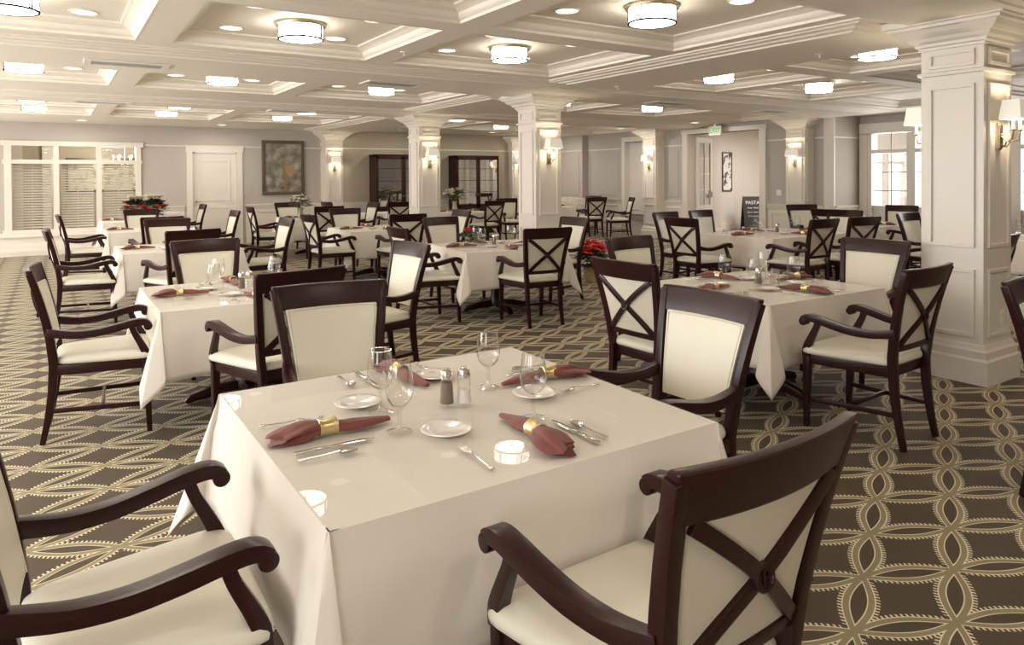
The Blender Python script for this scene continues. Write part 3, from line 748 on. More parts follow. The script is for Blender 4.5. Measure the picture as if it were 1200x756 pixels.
def cabinet(x0, x1, yb, yf, lb):
    t = thing('display_cabinet', lb, 'cabinet', ((x0 + x1) / 2, (yb + yf) / 2, 0), 0, 'dark glazed cabinets on the far wall')
    w, d, h = (x1 - x0) / 2, (yb - yf) / 2, 2.07; m_ = MB()
    m_.box(-w, -w + .03, -d, d, 0, h); m_.box(w - .03, w, -d, d, 0, h); m_.box(-w, w, -d, d, h - .035, h); m_.box(-w - .015, w + .015, -d - .015, d, h, h + .025)
    m_.box(-w, w, d - .02, d, 0, h); m_.box(-w, w, -d, d, 0, .1); m_.box(-.015, .015, -d + .03, d, .1, h)
    for z in (.8, 1.15, 1.5): m_.box(-w + .03, w - .03, -d + .06, d - .02, z, z + .02)
    link('body', m_.mesh('cb', 'wood'), t)
    link('reflection_lining', MB().box(-w + .03, w - .03, d - .026, d - .0205, .1, h - .04).mesh('cbl', 'lightwall'), t)  # pale panel added so the panes look bright, in place of reflections
    for s, a, b in ((-1, -w, -.004), (1, .004, w)):
        f_ = MB()
        for q in ((a, a + .055, .1, h - .03), (b - .055, b, .1, h - .03), (a, b, .1, .17), (a, b, h - .09, h - .03), (a, b, .72, .8)): f_.box(q[0], q[1], -d - .024, -d - .001, q[2], q[3])
        f_.box(a, b, -d - .022, -d - .003, .1, .75)
        for z in (1.12, 1.43, 1.74): f_.box(a + .05, b - .05, -d - .018, -d - .01, z - .006, z + .006)
        dr = link('door', f_.mesh('cd', 'wood', .003), t)
        link('pane', MB().box(a + .05, b - .05, -d - .013, -d - .011, .8, h - .09).mesh('cg', 'cabglass'), dr)
        link('knob', MB().sphere(((b - .028) if s < 0 else (a + .028), -d - .035, 1.05), .013).mesh('ck', 'nickel'), dr)
    return t
cabinet(6.70, 8.15, 16.9, 16.45, 'dark glass-fronted display cabinet left of the second pillar')
cabinet(8.95, 10.25, 16.9, 16.45, 'dark glass-fronted display cabinet right of the second pillar')

def banquette(x, y, rz, L, lb):
    t = thing('banquette', lb, 'bench', (x, y, 0), rz, 'toile upholstered banquettes')
    b_ = MB(); b_.box(-L / 2, L / 2, -.25, .25, .36, .48); link('seat', b_.mesh('bs', 'toile', .03), t)
    b_ = MB(); b_.box(-L / 2, L / 2, .16, .28, .48, .93); link('backrest', b_.mesh('bb', 'toile', .03), t)
    b_ = MB(); b_.box(-L / 2, L / 2, -.22, .24, .02, .36); link('base', b_.mesh('bt', 'wood', .005), t)
    return t
banquette(11.95, 15.85, -PI / 2, 1.7, 'patterned toile banquette against the right wall beyond the middle pillar')

# ------------------------------------------------------------------ chairs
def yb(z):   # rear profile of the back: leg kick, upright, recline
    if z < .44: return -.232 - .058 * ((.44 - z) / .44) ** 1.7
    return -.232 - .108 * ((z - .44) / .56) ** 1.6
def hw(z):   # half width of the back
    return .188 if z < .44 else .188 + .070 * ((z - .44) / .56) ** 1.2
def bp(u, z, off=0.):   # point on the curved back
    y = yb(z) - .032 * (1 - u * u) * min(1, max(0, (z - .44) / .3))
    return Vector((u * hw(z), y + off, z))
def curved(u0, u1, z0, z1, o0, o1, nu=8, nz=3, zf0=None, zf1=None, dome=0.):
    m_ = MB(); fr = []; bk = []
    for a in range(nz + 1):
        for b in range(nu + 1):
            u = u0 + (u1 - u0) * b / nu; q = a / nz
            zz0 = zf0(u) if zf0 else z0; zz1 = zf1(u) if zf1 else z1
            z = zz0 + (zz1 - zz0) * q
            e = dome * (1 - (2 * b / nu - 1) ** 4) * (1 - (2 * q - 1) ** 4)
            fr.append(bp(u, z, o1 + e)); bk.append(bp(u, z, o0))
    n = (nz + 1) * (nu + 1); fs = []; W = nu + 1
    for a in range(nz):
        for b in range(nu):
            i = a * W + b; fs.append((i, i + 1, i + W + 1, i + W)); fs.append((n + i, n + i + W, n + i + W + 1, n + i + 1))
    for b in range(nu): fs.append((b, n + b, n + b + 1, b + 1)); i = nz * W + b; fs.append((i, i + 1, n + i + 1, n + i))
    for a in range(nz): i = a * W; fs.append((i, i + W, n + i + W, n + i)); i = a * W + nu; fs.append((i, n + i, n + i + W, i + W))
    m_.add(fr + bk, fs); return m_

def make_chair():
    t = thing('dining_armchair', 'x', 'chair', (0, 0, 0), 0, 'mahogany dining armchairs')
    # apron
    def trap(z, o=0., fy=.262, ry=-.225, fwid=.262, rwid=.205): return [(-fwid - o, fy + o, z), (fwid + o, fy + o, z), (rwid + o, ry - o, z), (-rwid - o, ry - o, z)]
    link('seat_frame', MB().loft([trap(.385), trap(.445)]).mesh('apron', 'wood', .006), t)
    # cushion: domed, with rounded plan
    N = 28; rings = []
    def plan(s, z, drop=0):
        r = []
        for k in range(N):
            a = 2 * PI * k / N; cx, cy = math.cos(a), math.sin(a)
            e = .22
            x = math.copysign(abs(cx) ** e, cx); y = math.copysign(abs(cy) ** e, cy)
            yy = .018 + y * .252 * s; wy = .255 + (.052) * (yy / .26)
            r.append((x * (wy - .012) * s, yy, z))
        return r
    for s, z in ((.97, .446), (1.0, .452), (1.005, .466), (.985, .482), (.93, .492), (.8, .499), (.55, .504), (.25, .506)): rings.append(plan(s, z))
    link('seat', MB().loft(rings).mesh('seat', 'leather', 0, 60), t)
    # front legs
    for s in (-1, 1):
        m_ = MB(); pts = [(s * .238, .25, 0), (s * .242, .243, .2), (s * .243, .238, .44)]
        m_.beam(pts, [.028, .036, .044], [.028, .036, .044], side=(1, 0, 0)); lg = link('leg', m_.mesh('fleg', 'wood', .004), t)
        link('foot_glide', MB().lathe([(.009, -.0), (.009, .012)], 8, Matrix.Translation((s * .238, .25, -.0))).mesh('glide', 'rubber'), lg) if False else None
    # rear legs running up as the back posts
    for s in (-1, 1):
        pts = []; ws = []; hs = []
        for z in (0, .1, .2, .3, .44, .5, .6, .7, .8, .9, .985):
            pts.append((s * (hw(z) + (.004 if z > .44 else 0)), yb(z), z)); ws.append(.030 + .008 * min(1, z / .4)); hs.append(.030 + .018 * min(1, z / .4) - (.014 * max(0, (z - .5) / .5)))
        m_ = MB(); m_.beam(pts, ws, hs, side=(1, 0, 0)); link('leg', m_.mesh('rleg', 'wood', .005), t)
    # arms
    for s in (-1, 1):
        P_ = [(.222, -.262, .646), (.226, -.22, .637), (.234, -.13, .623), (.245, -.03, .625), (.256, .07, .643), (.262, .145, .660), (.264, .20, .668), (.265, .232, .664), (.265, .250, .652)]
        m_ = MB(); n = len(P_)
        m_.beam(*MB.smooth([(s * x, y, z - .006) for x, y, z in P_], [.034, .038, .046, .050, .052, .054, .054, .053, .050], [.050, .046, .042, .042, .043, .042, .040, .038, .034]), side=(1, 0, 0))
        m_.lathe([(.004, -.0265), (.0215, -.0265), (.0240, -.0240), (.0240, .0240), (.0215, .0265), (.004, .0265)], 20, Matrix.Translation((s * .265, .246, .636)) @ Matrix.Rotation(PI / 2, 4, 'Y'))
        ar = link('arm', m_.mesh('arm', 'wood', .005), t)
        m_ = MB(); Q = [(.250, .238, .43), (.256, .232, .48), (.260, .205, .54), (.262, .175, .60), (.262, .160, .645)]
        m_.beam(*MB.smooth([(s * x, y, z) for x, y, z in Q], [.042, .040, .034, .030, .030], [.046, .044, .038, .034, .034]), side=(1, 0, 0))
        link('arm_support', m_.mesh('asup', 'wood', .005), t)
    # top rail and lower rail
    link('top_rail', curved(-1.055, 1.055, .888, 1.0, -.017, .017, 16, 2).mesh('trail', 'wood', .010, seg=3), t)
    link('lower_rail', curved(-.96, .96, .530, .564, -.014, .016, 10, 1).mesh('lrail', 'wood', .004), t)
    # upholstered panel: cream front, cloth rear
    br = link('backrest', curved(-.89, .89, .536, .894, .0, .022, 12, 6, dome=.010).mesh('brest', 'leather', .006, 50), t)
    link('rear_panel', curved(-.9, .9, .55, .896, -.006, -.0005, 12, 4).mesh('rpanel', 'backfab', 0), br)
    pts = [bp(-.84, .545, .024), bp(-.84, .72, .024), bp(-.84, .885, .024)] + [bp(u, .888, .024) for u in (-.6, -.3, 0, .3, .6)] + [bp(.84, .885, .024), bp(.84, .72, .024), bp(.84, .545, .024)]
    link('piping', MB().tube(pts, .0032, 6).mesh('pipe', 'piping'), br)
    # crossed slats and medallion on the rear
    xb = link('cross_slat', (lambda m_: (m_.beam([bp(-.88 + 1.76 * q / 8, .562 + .325 * q / 8, -.012) for q in range(9)], .034, .016, side=(.75, 0, -.66)), m_)[1])(MB()).mesh('xs1', 'wood', .003), t)
    xb = link('cross_slat', (lambda m_: (m_.beam([bp(.88 - 1.76 * q / 8, .562 + .325 * q / 8, -.0118) for q in range(9)], .034, .015, side=(.75, 0, .66)), m_)[1])(MB()).mesh('xs2', 'wood', .003), t)
    c0 = bp(0, .7245, -.018); mt = Matrix.Translation(c0) @ Matrix.Rotation(math.radians(90 - 10), 4, 'X')
    md = MB(); md.lathe([(.030, -.008), (.030, .002), (.026, .007), (.021, .007), (.019, .003), (.006, .004), (.0, .006)], 28, mt)
    md.tube([mt @ Vector((-.008, -.012, .006)), mt @ Vector((-.008, .010, .007)), mt @ Vector((0, .014, .008)), mt @ Vector((.008, .010, .007)), mt @ Vector((.008, -.012, .006))], .0022, 6)
    md.tube([mt @ Vector((-.008, -.001, .006)), mt @ Vector((.008, -.001, .006))], .002, 6)
    link('medallion', md.mesh('medal', 'wood'), t)
    # stretchers
    for s in (-1, 1):
        link('stretcher', MB().beam([(s * .241, .245, .17), (s * .192, -.246, .185)], .018, .026, side=(1, 0, 0)).mesh('strs', 'wood', .003), t)
    link('stretcher', MB().beam([(-.215, .01, .178), (.215, .01, .178)], .018, .024, side=(0, 1, 0)).mesh('strc', 'wood', .003), t)
    return t
CH = Proto(make_chair())
D = math.radians
# seat centre x, y, heading (0 = faces +Y, 90 = faces -X, 180 = faces -Y, -90 = faces +X), label
chairs = [
 (1.14, 1.195, 1.2, 'nearest armchair, back to the camera, crossed slats with round medallion'),
 (.155, 1.92, -90, 'cream armchair cut by the left photo edge at the front table'),
 (1.08, 2.93, 175, 'cream armchair facing us behind the far side of the front table'),
 (1.08, 4.24, 13, 'armchair with plain dark top rail turned away, at the second left table'),
 (2.06, 2.11, 90, 'cream armchair at the right end of the front table'),
 (3.21, 3.22, -88, 'armchair with crossed back standing left of the table by the nearest pillar'),
 (4.03, 2.35, 3, 'armchair with crossed back and full legs shown before the nearest pillar'),
 (4.76, 3.10, 90, 'cream armchair between the nearest pillar and its table'),
 (4.08, 4.07, 185, 'cream armchair at the far side of the table by the nearest pillar'),
 (.27, 4.97, -94, 'left aisle armchair in full side view, nearest of the left row'),
 (1.09, 6.00, 184, 'cream armchair facing us at the far side of the second left table'),
 (1.93, 5.02, 95, 'tall cream armchair at the right end of the second left table'),
 (.29, 8.55, -91, 'side-view armchair in the left aisle, second of the left row'),
 (1.10, 7.98, 14, 'armchair turned away at the near side of the third left table'),
 (1.24, 9.72, 180, 'cream armchair facing us at the far side of the third left table'),
 (2.18, 9.15, 92, 'cream armchair in side view at the right end of the third left table'),
 (.45, 12.1, -88, 'side-view armchair in the left aisle, third and farthest of the left row'),
 (1.20, 10.93, 8, 'armchair turned away at the near side of the fourth left table'),
 (1.25, 13.0, 178, 'cream armchair facing us at the far side of the fourth left table'),
 (2.13, 11.95, 92, 'cream armchair right of the fourth left table, in front of the white door'),
 (2.12, 15.3, 92, 'small cream armchair seen against the left part of the white door'),
 (3.34, 13.4, -90, 'armchair with crossed back left of the table beneath the painting'),
 (4.25, 14.3, 184, 'cream armchair facing us beneath the painting'),
 (4.22, 12.93, 0, 'armchair with crossed back at the near side of the table beneath the painting'),
 (5.12, 13.85, 92, 'narrow cream armchair right of the table beneath the painting'),
 (3.37, 9.95, -86, 'side-view armchair with crossed back left of the table by the second pillar'),
 (4.14, 10.96, 180, 'cream armchair facing us behind the table before the second pillar'),
 (4.21, 9.45, -4, 'armchair with crossed back at the near side of the table by the second pillar'),
 (3.30, 6.72, -92, 'side-view armchair with both arms shown left of the poinsettia table'),
 (4.24, 7.68, 188, 'cream armchair facing us behind the poinsettia table'),
 (4.18, 6.12, -6, 'armchair with crossed back at the near side of the poinsettia table'),
 (5.10, 7.00, 92, 'cream armchair at the right end of the poinsettia table'),
 (6.77, 6.12, -91, 'armchair with crossed back at the left end of the long table'),
 (7.35, 6.88, 186, 'cream armchair behind the long table, beside its left end'),
 (8.13, 6.86, 185, 'cream armchair facing us at the middle of the long table far side'),
 (7.55, 5.28, 0, 'armchair with crossed back at the near side of the long table, left one'),
 (8.36, 5.22, -8, 'armchair with crossed back at the near side of the long table, right one'),
 (8.78, 6.02, 90, 'cream armchair at the right end of the long table'),
 (10.05, 6.30, -90, 'armchair with cream seat at the left end of the window table'),
 (10.85, 7.35, 150, 'cream armchair behind the window table, beneath the right pilaster'),
 (11.52, 6.36, 90, 'cream armchair at the window table in front of the bright window'),
 (10.62, 5.50, 57, 'armchair with cream seat just left of the nearest pillar'),
 (6.75, 3.05, 12, 'armchair with crossed back right of the nearest pillar'),
 (9.55, 4.35, 180, 'distant cream armchair right of the nearest pillar'),
 (3.97, 1.17, 180, 'armchair cut by the right photo edge'),
 (8.05, 13.45, 6, 'armchair with crossed back beside the right dark cabinet'),
 (9.15, 14.1, 168, 'cream armchair left of the far-wall pillar beyond the centre table'),
 (9.75, 14.0, 100, 'distant armchair with crossed back behind the left edge of the middle pillar'),
 (11.45, 13.95, -12, 'armchair with crossed back at the banquette table'),
 (11.62, 13.1, 60, 'cream armchair at the right of the banquette table'),
 (11.72, 14.62, 96, 'cream armchair behind the crossed back chair at the banquette table'),
 (6.2, 14.25, 0, 'armchair with crossed back in front of the left dark cabinet'),
 (7.12, 15.2, 90, 'second crossed-back armchair in front of the left dark cabinet'),
 (5.3, 15.05, -85, 'dark armchair left of the table before the left cabinet'),
 (4.86, 9.75, 90, 'cream armchair seen just right of the second pillar, beyond the poinsettia table'),
]


# ------------------------------------------------------------------ tables
ZT = .725
KT = 1.04   # plan scale that goes with the table height
def make_table_base():
    t = thing('dining_table', 'x', 'table', (0, 0, 0), 0, 'cloth-covered dining tables')
    link('tabletop', MB().box(-.585, .585, -.555, .555, .685, ZT - .006).mesh('ttop', 'wood', .004), t)
    link('pedestal', MB().lathe([(.075, .05), (.075, .12), (.055, .16), (.05, .6), (.09, .66), (.16, .685)], 20).mesh('tped', 'wood'), t)
    for k in range(4):
        a = k * PI / 2 + PI / 4 * 0
        mt = Matrix.Rotation(a, 4, 'Z'); m_ = MB()
        m_.beam([mt @ Vector((.02, 0, .075)), mt @ Vector((.2, 0, .065)), mt @ Vector((.36, 0, .035)), mt @ Vector((.40, 0, .012))], [.07, .07, .06, .05], [.08, .07, .05, .024])
        link('foot', m_.mesh('tfoot', 'wood', .006), t)
    return t
TB = Proto(make_table_base())

def cloth_mesh(hx, hy, drop, seed, flare=.05, amp=.010):
    rnd = random.Random(seed); ph = [rnd.uniform(0, 6.28) for _ in range(8)]
    per = []   # (base point, outward normal, kind, q, diag, alongdir)
    cs = [(-hx, -hy), (hx, -hy), (hx, hy), (-hx, hy)]
    nrm = [(0, -1), (1, 0), (0, 1), (-1, 0)]
    for s in range(4):
        a, b = Vector(cs[s]), Vector(cs[(s + 1) % 4]); n = Vector(nrm[s]); n2 = Vector(nrm[(s + 1) % 4]); al = (b - a).normalized(); L = (b - a).length
        NS = 26
        for k in range(NS + 1): per.append(('s', a + (b - a) * k / NS, n, k / NS, s, L))
        NC = 14; lean = rnd.uniform(-.35, .35)
        for k in range(1, NC): per.append(('c', b, (n, n2, al, Vector((-al.y, al.x)) if False else (Vector(cs[(s + 2) % 4]) - b).normalized()), k / NC * 90, lean, s))
    NT = 12; rings = []
    for j in range(NT + 1):
        t = j / NT; row = []
        for p in per:
            if p[0] == 's':
                _, base, n, q, s, L = p
                d = drop * t + .012 * math.sin(q * 5 + ph[s]) * t
                # folds grow towards the hem and towards the ends
                ed = (2 * q - 1) ** 2
                out = .006 + flare * t * (.35 + .9 * ed * ed) + amp * t * math.sin(q * L * 9 + ph[s] + 1.3 * math.sin(q * 7)) * (.5 + ed)
                r = min(t * 3, 1); out *= r
                row.append((base.x + n.x * out, base.y + n.y * out, ZT - d))
            else:
                _, base, (n, n2, al, al2), phi, lean, s = p
                f = min(phi, 90 - phi) / 45; rad = math.radians(phi); ell = drop / max(math.cos(rad), math.sin(rad)) * t
                diag = (n + n2).normalized()
                side_n, side_al = (n, -al) if phi < 45 else (n2, al2)
                ed_out = .006 + flare * t * 1.25
                o = side_n * (ed_out * (1 - f)) + diag * (.30 * ell * f) + side_al * (.13 * ell * math.sin(PI * f)) + side_n * (.07 * ell * math.sin(PI * f))
                o += (al * lean * .25 * ell * f)
                z = ell * (1 - .05 * f)
                row.append((base.x + o.x, base.y + o.y, ZT - z))
        rings.append(row)
    m_ = MB(); n = len(rings[0])
    # rounded edge: pull first ring slightly
    inner = [(x * (1 - .004 / hx), y * (1 - .004 / hy), ZT) for x, y, z in rings[0]]
    m_.loft([inner] + rings, False, True)
    m_.f.append(tuple(range(n - 1, -1, -1)))
    me = m_.mesh('cloth', 'linen', 0, 55, merge=True)
    for p in me.polygons:
        if len(p.vertices) > 8: p.use_smooth = False
    return me
def solid(o, th=.0007):
    md = o.modifiers.new('thickness', 'SOLIDIFY'); md.thickness = th; md.offset = -1
clothmeshes = {}
def cloth(x, y, rz, hx, hy, drop, seed, label):
    key = (hx, hy, drop, seed)
    if key not in clothmeshes: clothmeshes[key] = cloth_mesh(*key)
    o = link('tablecloth', clothmeshes[key], None, (x, y, 0), rz); solid(o)
    return tag(o, label, 'tablecloth', 'white tablecloths')
def sheet(x, y, rz, hx, hy, label):
    o = link('glass_table_protector', MB().box(-hx, hx, -hy, hy, ZT + .0025, ZT + .0065).mesh('gtp', 'tableglass', 0, 0), None, (x, y, 0), rz)
    return tag(o, label, 'glass sheet', 'glass sheets over the cloths')
# name: x, y, rotation, half sizes
T0_ = {
 'front': (1.08, 2.03, 0, .60, .575, 'front table'),
 'second': (1.08, 4.95, 0, .58, .55, 'second table of the left row'),
 'third': (1.15, 8.55, 0, .57, .55, 'third table of the left row'),
 'fourth': (1.22, 11.9, 0, .57, .55, 'fourth table of the left row'),
 'last': (1.30, 14.75, 0, .57, .55, 'farthest table of the left row'),
 'poin': (4.08, 6.62, D(-7), .58, .56, 'table with the small poinsettia'),
 'pillar': (4.04, 3.13, D(-1), .58, .54, 'table beside the nearest pillar'),
 'long': (7.95, 5.87, 0, .85, .56, 'long table left of the nearest pillar'),
 'window': (10.41, 6.15, 0, .46, .5, 'table by the bright window'),
 'mid': (4.06, 9.98, D(-2), .57, .55, 'table before the second pillar'),
 'paint': (4.22, 13.5, 0, .57, .55, 'table beneath the painting'),
 'cabl': (6.0, 14.45, 0, .5, .4, 'table in front of the left cabinet'),
 'vase': (7.45, 13.75, 0, .6, .5, 'table right of the second pillar'),
 'banq': (10.62, 14.55, 0, .45, .5, 'table at the banquette'),
 'rfar': (9.6, 3.7, 0, .57, .55, 'table seen right of the nearest pillar'),
}
TABLES_ = None
T = {k: (x * KT, y * KT, rz, hx * KT, hy * KT, nm) for k, (x, y, rz, hx, hy, nm) in T0_.items()}
def clear_of_tables(x, y, h):
    """slide a chair straight back until its front edge clears the hanging cloths"""
    a = D(h); f = Vector((-math.sin(a), math.cos(a))); r_ = Vector((f.y, -f.x))
    for n in range(60):
        hit = False
        for (tx, ty, rz, hx, hy, nm) in T.values():
            for u, v in ((-.22, .262), (0, .265), (.22, .262), (-.25, .1), (.25, .1)):
                p = Vector((x, y)) + f * v + r_ * u - Vector((tx, ty)); c_, s_ = math.cos(-rz), math.sin(-rz)
                px, py = p.x * c_ - p.y * s_, p.x * s_ + p.y * c_
                if abs(px) < hx - .005 and abs(py) < hy - .005: hit = True
        if not hit: return x, y, n
        x -= f.x * .01; y -= f.y * .01
    return x, y, n
for x, y, h, lb in chairs:
    x, y, n = clear_of_tables(x, y, h)
    if n > 8: print('NUDGE', n, lb)
    CH.put(lb, (x, y, 0), D(h), 'mahogany dining armchairs')
for n_, (k, (x, y, rz, hx, hy, nm)) in enumerate(T.items()):
    tb = TB.put('dark pedestal base and top of the ' + nm, (x, y, 0), rz, 'cloth-covered dining tables')
    tb.scale = ((hx - .028) / .585, (hy - .028) / .555, 1)
    cloth(x, y, rz, hx, hy, .39, 3 + n_ if k in ('front', 'pillar', 'poin', 'second') else 2, 'white cloth draped over the ' + nm)
for k, lb in (('front', 'clear glass sheet covering the front table'), ('second', 'clear glass sheet on the second left table'), ('pillar', 'clear glass sheet on the table beside the nearest pillar'), ('poin', 'clear glass sheet on the poinsettia table'), ('long', 'clear glass sheet on the long table')):
    x, y, rz, hx, hy, nm = T[k]; sheet(x, y, rz, hx - .002, hy - .002, lb)

# ------------------------------------------------------------------ tableware
ZG = ZT + .0068
def napkin_mesh(L, seed):
    rnd = random.Random(seed); N = 40; rings = []; A = 30
    for i in range(A + 1):
        a = i / A; x = (a - .5) * L
        dr = abs(a - .44)
        if a < .44:   # knotted, flaring end with open mouth
            q = (.44 - a) / .44
            ry = .017 + .030 * math.sin(min(1, q * 1.25) * PI * .62) * (1 if q < .8 else 1 - (q - .8) * 1.4); rz_ = .017 + .010 * math.sin(q * PI) - .009 * q
            amp, fr = .16 + .30 * q, 5
        else:         # long smooth tapering end
            q = (a - .44) / .56
            ry = .017 + .018 * math.sin(min(1, q * 1.6) * PI / 2) - .026 * max(0, q - .45) ** 1.1 * 1.8; rz_ = .017 - .002 * q - .010 * max(0, q - .4) * 1.3
            amp, fr = .05 + .06 * q, 3
        near = min(1, max(0, (dr - .05) * 9)); amp *= near; ry = max(ry, .004); rz_ = max(rz_, .003)
        r = []
        for k in range(N):
            th = 2 * PI * k / N; m = 1 + amp * math.sin(fr * th + a * 5) * (.6 + .4 * math.sin(2 * th + 1)) + .04 * near * math.sin(9 * th + 20 * a)
            y = ry * math.cos(th) * m + .008 * (math.sin(a * 5.5 + seed) - math.sin(.44 * 5.5 + seed)) + .004; z = rz_ * math.sin(th) * m + .0035 * (1 - near)
            r.append((x + .018 * math.cos(th * 2 + seed) * (1 if a < .05 else 0), y, max(z + rz_ * .9 + .002, .0008)))
        rings.append(r)
    return MB().loft(rings).mesh('napkin', 'napkin', 0, 55)
def make_napkin(L, seed):
    t = link('rolled_napkin', napkin_mesh(L, seed)); tag(t, 'x', 'napkin', 'burgundy napkins in gold rings')
    mt = Matrix.Translation(((.44 - .5) * L, .004, .0215)) @ Matrix.Rotation(PI / 2, 4, 'Y')
    rg = MB(); pr_ = [(r_ * 1.12, z_ * 1.3) for r_, z_ in [(.0215, -.022), (.0245, -.021), (.024, -.017), (.0215, -.012), (.0208, 0), (.0215, .012), (.024, .017), (.0245, .021), (.0215, .022), (.0195, .02), (.0190, 0), (.0195, -.02), (.0215, -.022)]]
    rg.lathe(pr_, 28, mt, cap=False); link('napkin_ring', rg.mesh('ring', 'gold'), t)['label'] = 'ribbed gold napkin ring'
    return t
NK = [Proto(make_napkin(.36, 1)), Proto(make_napkin(.33, 4))]
def goblet_mesh(mat):
    outer = [(.0365, 0), (.037, .0015), (.030, .004), (.012, .009), (.006, .016), (.0052, .03), (.0075, .037), (.0052, .045), (.005, .060), (.009, .067), (.022, .076), (.034, .093), (.0392, .115), (.0385, .140), (.035, .168), (.0325, .190)]
    inner = [(.0313, .190), (.0338, .168), (.0372, .140), (.0378, .115), (.0325, .094), (.021, .080), (.008, .073), (.0005, .072)]
    m_ = MB(); m_.lathe([(.0005, .0005)] + outer + inner, 32, cap=False); return m_.mesh('goblet', mat, 0, 60)
def single(name, me, cat, group): return Proto(tag(link(name, me), 'x', cat, group))
M['gobletglass'] = glass('clear_goblet_glass', rough=.0, tint=(.98, .98, .97), refl=2.6)
GB = single('water_goblet', goblet_mesh('gobletglass'), 'glass', 'stemmed water goblets')
GBf = single('water_goblet', goblet_mesh('farglass'), 'glass', 'stemmed water goblets')
PL = single('bread_plate', MB().lathe([(.0005, .004), (.035, .003), (.036, 0), (.040, .0), (.044, .004), (.060, .010), (.082, .015), (.084, .0165), (.082, .018), (.058, .0135), (.043, .008), (.0005, .007)], 40, cap=False).mesh('plate', 'china', 0, 60), 'plate', 'small white bread plates')
def tumbler():
    m_ = MB(); m_.lathe([(.0005, 0), (.028, 0), (.031, .006), (.036, .11), (.0345, .11), (.029, .012), (.0005, .01)], 24, cap=False); return m_.mesh('tumbler', 'farglass', 0, 50)
TU = single('glass_tumbler', tumbler(), 'glass', 'clear tumblers')
def bar(pts, w, h): return pts, w, h
def flatware(kind):
    m_ = MB()
    hz = .004
    if kind == 'fork':
        m_.beam([(0, 0, hz - .001), (0, .02, hz), (0, .07, hz + .001), (0, .105, hz + .006)], [.013, .009, .006, .006], [.004, .003, .003, .003], side=(1, 0, 0))
        m_.beam([(0, .104, hz + .006), (0, .118, hz + .006), (0, .130, hz + .002)], [.007, .020, .023], [.002, .002, .002], side=(1, 0, 0))
        for k in range(4): m_.beam([((k - 1.5) * .0063, .128, hz + .002), ((k - 1.5) * .0060, .16, hz), ((k - 1.5) * .0058, .185, hz + .007)], .0032, .002, side=(1, 0, 0))
        m_.sphere((0, .0, hz), .008, 8, 5, .35)
    elif kind == 'knife':
        m_.beam([(0, 0, hz), (0, .06, hz), (0, .10, hz)], [.014, .012, .010], [.006, .006, .005], side=(1, 0, 0))
        m_.beam([(0, .10, hz), (0, .14, hz), (.001, .2, hz - .001), (.004, .232, hz - .001)], [.013, .019, .018, .005], [.0025, .002, .0015, .001], side=(1, 0, 0))
    else:
        m_.beam([(0, 0, hz - .001), (0, .02, hz), (0, .07, hz + .001), (0, .115, hz + .005)], [.013, .009, .006, .006], [.004, .003, .003, .003], side=(1, 0, 0))
        rings = []
        for i in range(9):
            q = i / 8; w = .019 * math.sin(PI * min(1, .12 + q * .86)) ** .7; y = .112 + q * .052
            rings.append([(-w, y, hz + .007), (-w * .6, y, hz - .0005), (0, y, hz - .003), (w * .6, y, hz - .0005), (w, y, hz + .007), (w * .55, y, hz + .0018), (0, y, hz - .0008), (-w * .55, y, hz + .0018)])
        m_.loft(rings)
    return m_.mesh(kind, 'steel', .0006 if kind != 'spoon' else 0, 50, 1)
FK, KN, SPn = single('fork', flatware('fork'), 'fork', 'silver forks'), single('knife', flatware('knife'), 'knife', 'silver knives'), single('spoon', flatware('spoon'), 'spoon', 'silver spoons')
def make_shaker(kind):
    t = thing(kind + '_shaker', 'x', 'shaker', (0, 0, 0), 0, 'glass salt and pepper shakers')
    b_ = MB(); b_.lathe([(.0005, .001), (.022, 0), (.0235, .006), (.020, .045), (.0185, .078), (.0165, .078), (.018, .044), (.021, .008), (.0005, .006)], 12, cap=False); link('glass_body', b_.mesh('shg', 'thinglass', 0, 20), t)
    link('contents', MB().lathe([(.0202, .0085), (.0175, .044), (.0165, .066 if kind == 'pepper' else .03), (.0005, .067 if kind == 'pepper' else .031)], 12).mesh('shc', kind), t)
    link('cap', MB().lathe([(.0195, .077), (.0195, .090), (.017, .098), (.010, .103), (.0005, .104)], 20).mesh('shk', 'steel'), t)
    return t
PP, SS = Proto(make_shaker('pepper')), Proto(make_shaker('salt'))

PLACES = {'near': ((0, -1), 0), 'left': ((-1, 0), -PI / 2), 'right': ((1, 0), PI / 2), 'far': ((0, 1), PI)}
SIZE = {}
def put(proto, tk, side, lx, ly, rot, label):
    """place an item: lx along the diner's right, ly inward from the table edge"""
    x, y, rz, hx, hy, nm = T[tk]; (ex, ey), a = PLACES[side]
    edge = Vector((ex * hx, ey * hy, 0)); inn = Vector((-ex, -ey, 0)); rt = Vector((-ey, ex, 0))
    # diner faces inward; right hand is inward rotated clockwise
    rt = Vector((inn.y, -inn.x, 0))
    p = Matrix.Rotation(rz, 4, 'Z') @ (edge + inn * ly * KT + rt * lx * KT)
    ang = rz + math.atan2(inn.y, inn.x) - PI / 2 + rot
    o = proto.put(label, (x + p.x, y + p.y, ZG), ang); k_ = SIZE.get(proto, 1); o.scale = (k_, k_, k_); return o
fr_ = [('left', 0), ('near', 0), ('right', 0), ('far', 0)]
sd = {'near': 'near side', 'left': 'left end', 'right': 'right end', 'far': 'far side'}
fsd = {'near': 'at the near side of the front table', 'left': 'at the left end of the front table', 'right': 'at the right end of the front table', 'far': 'at the far side of the front table'}
SIZE.update({GB: 1.09, GBf: 1.09, PL: .93})
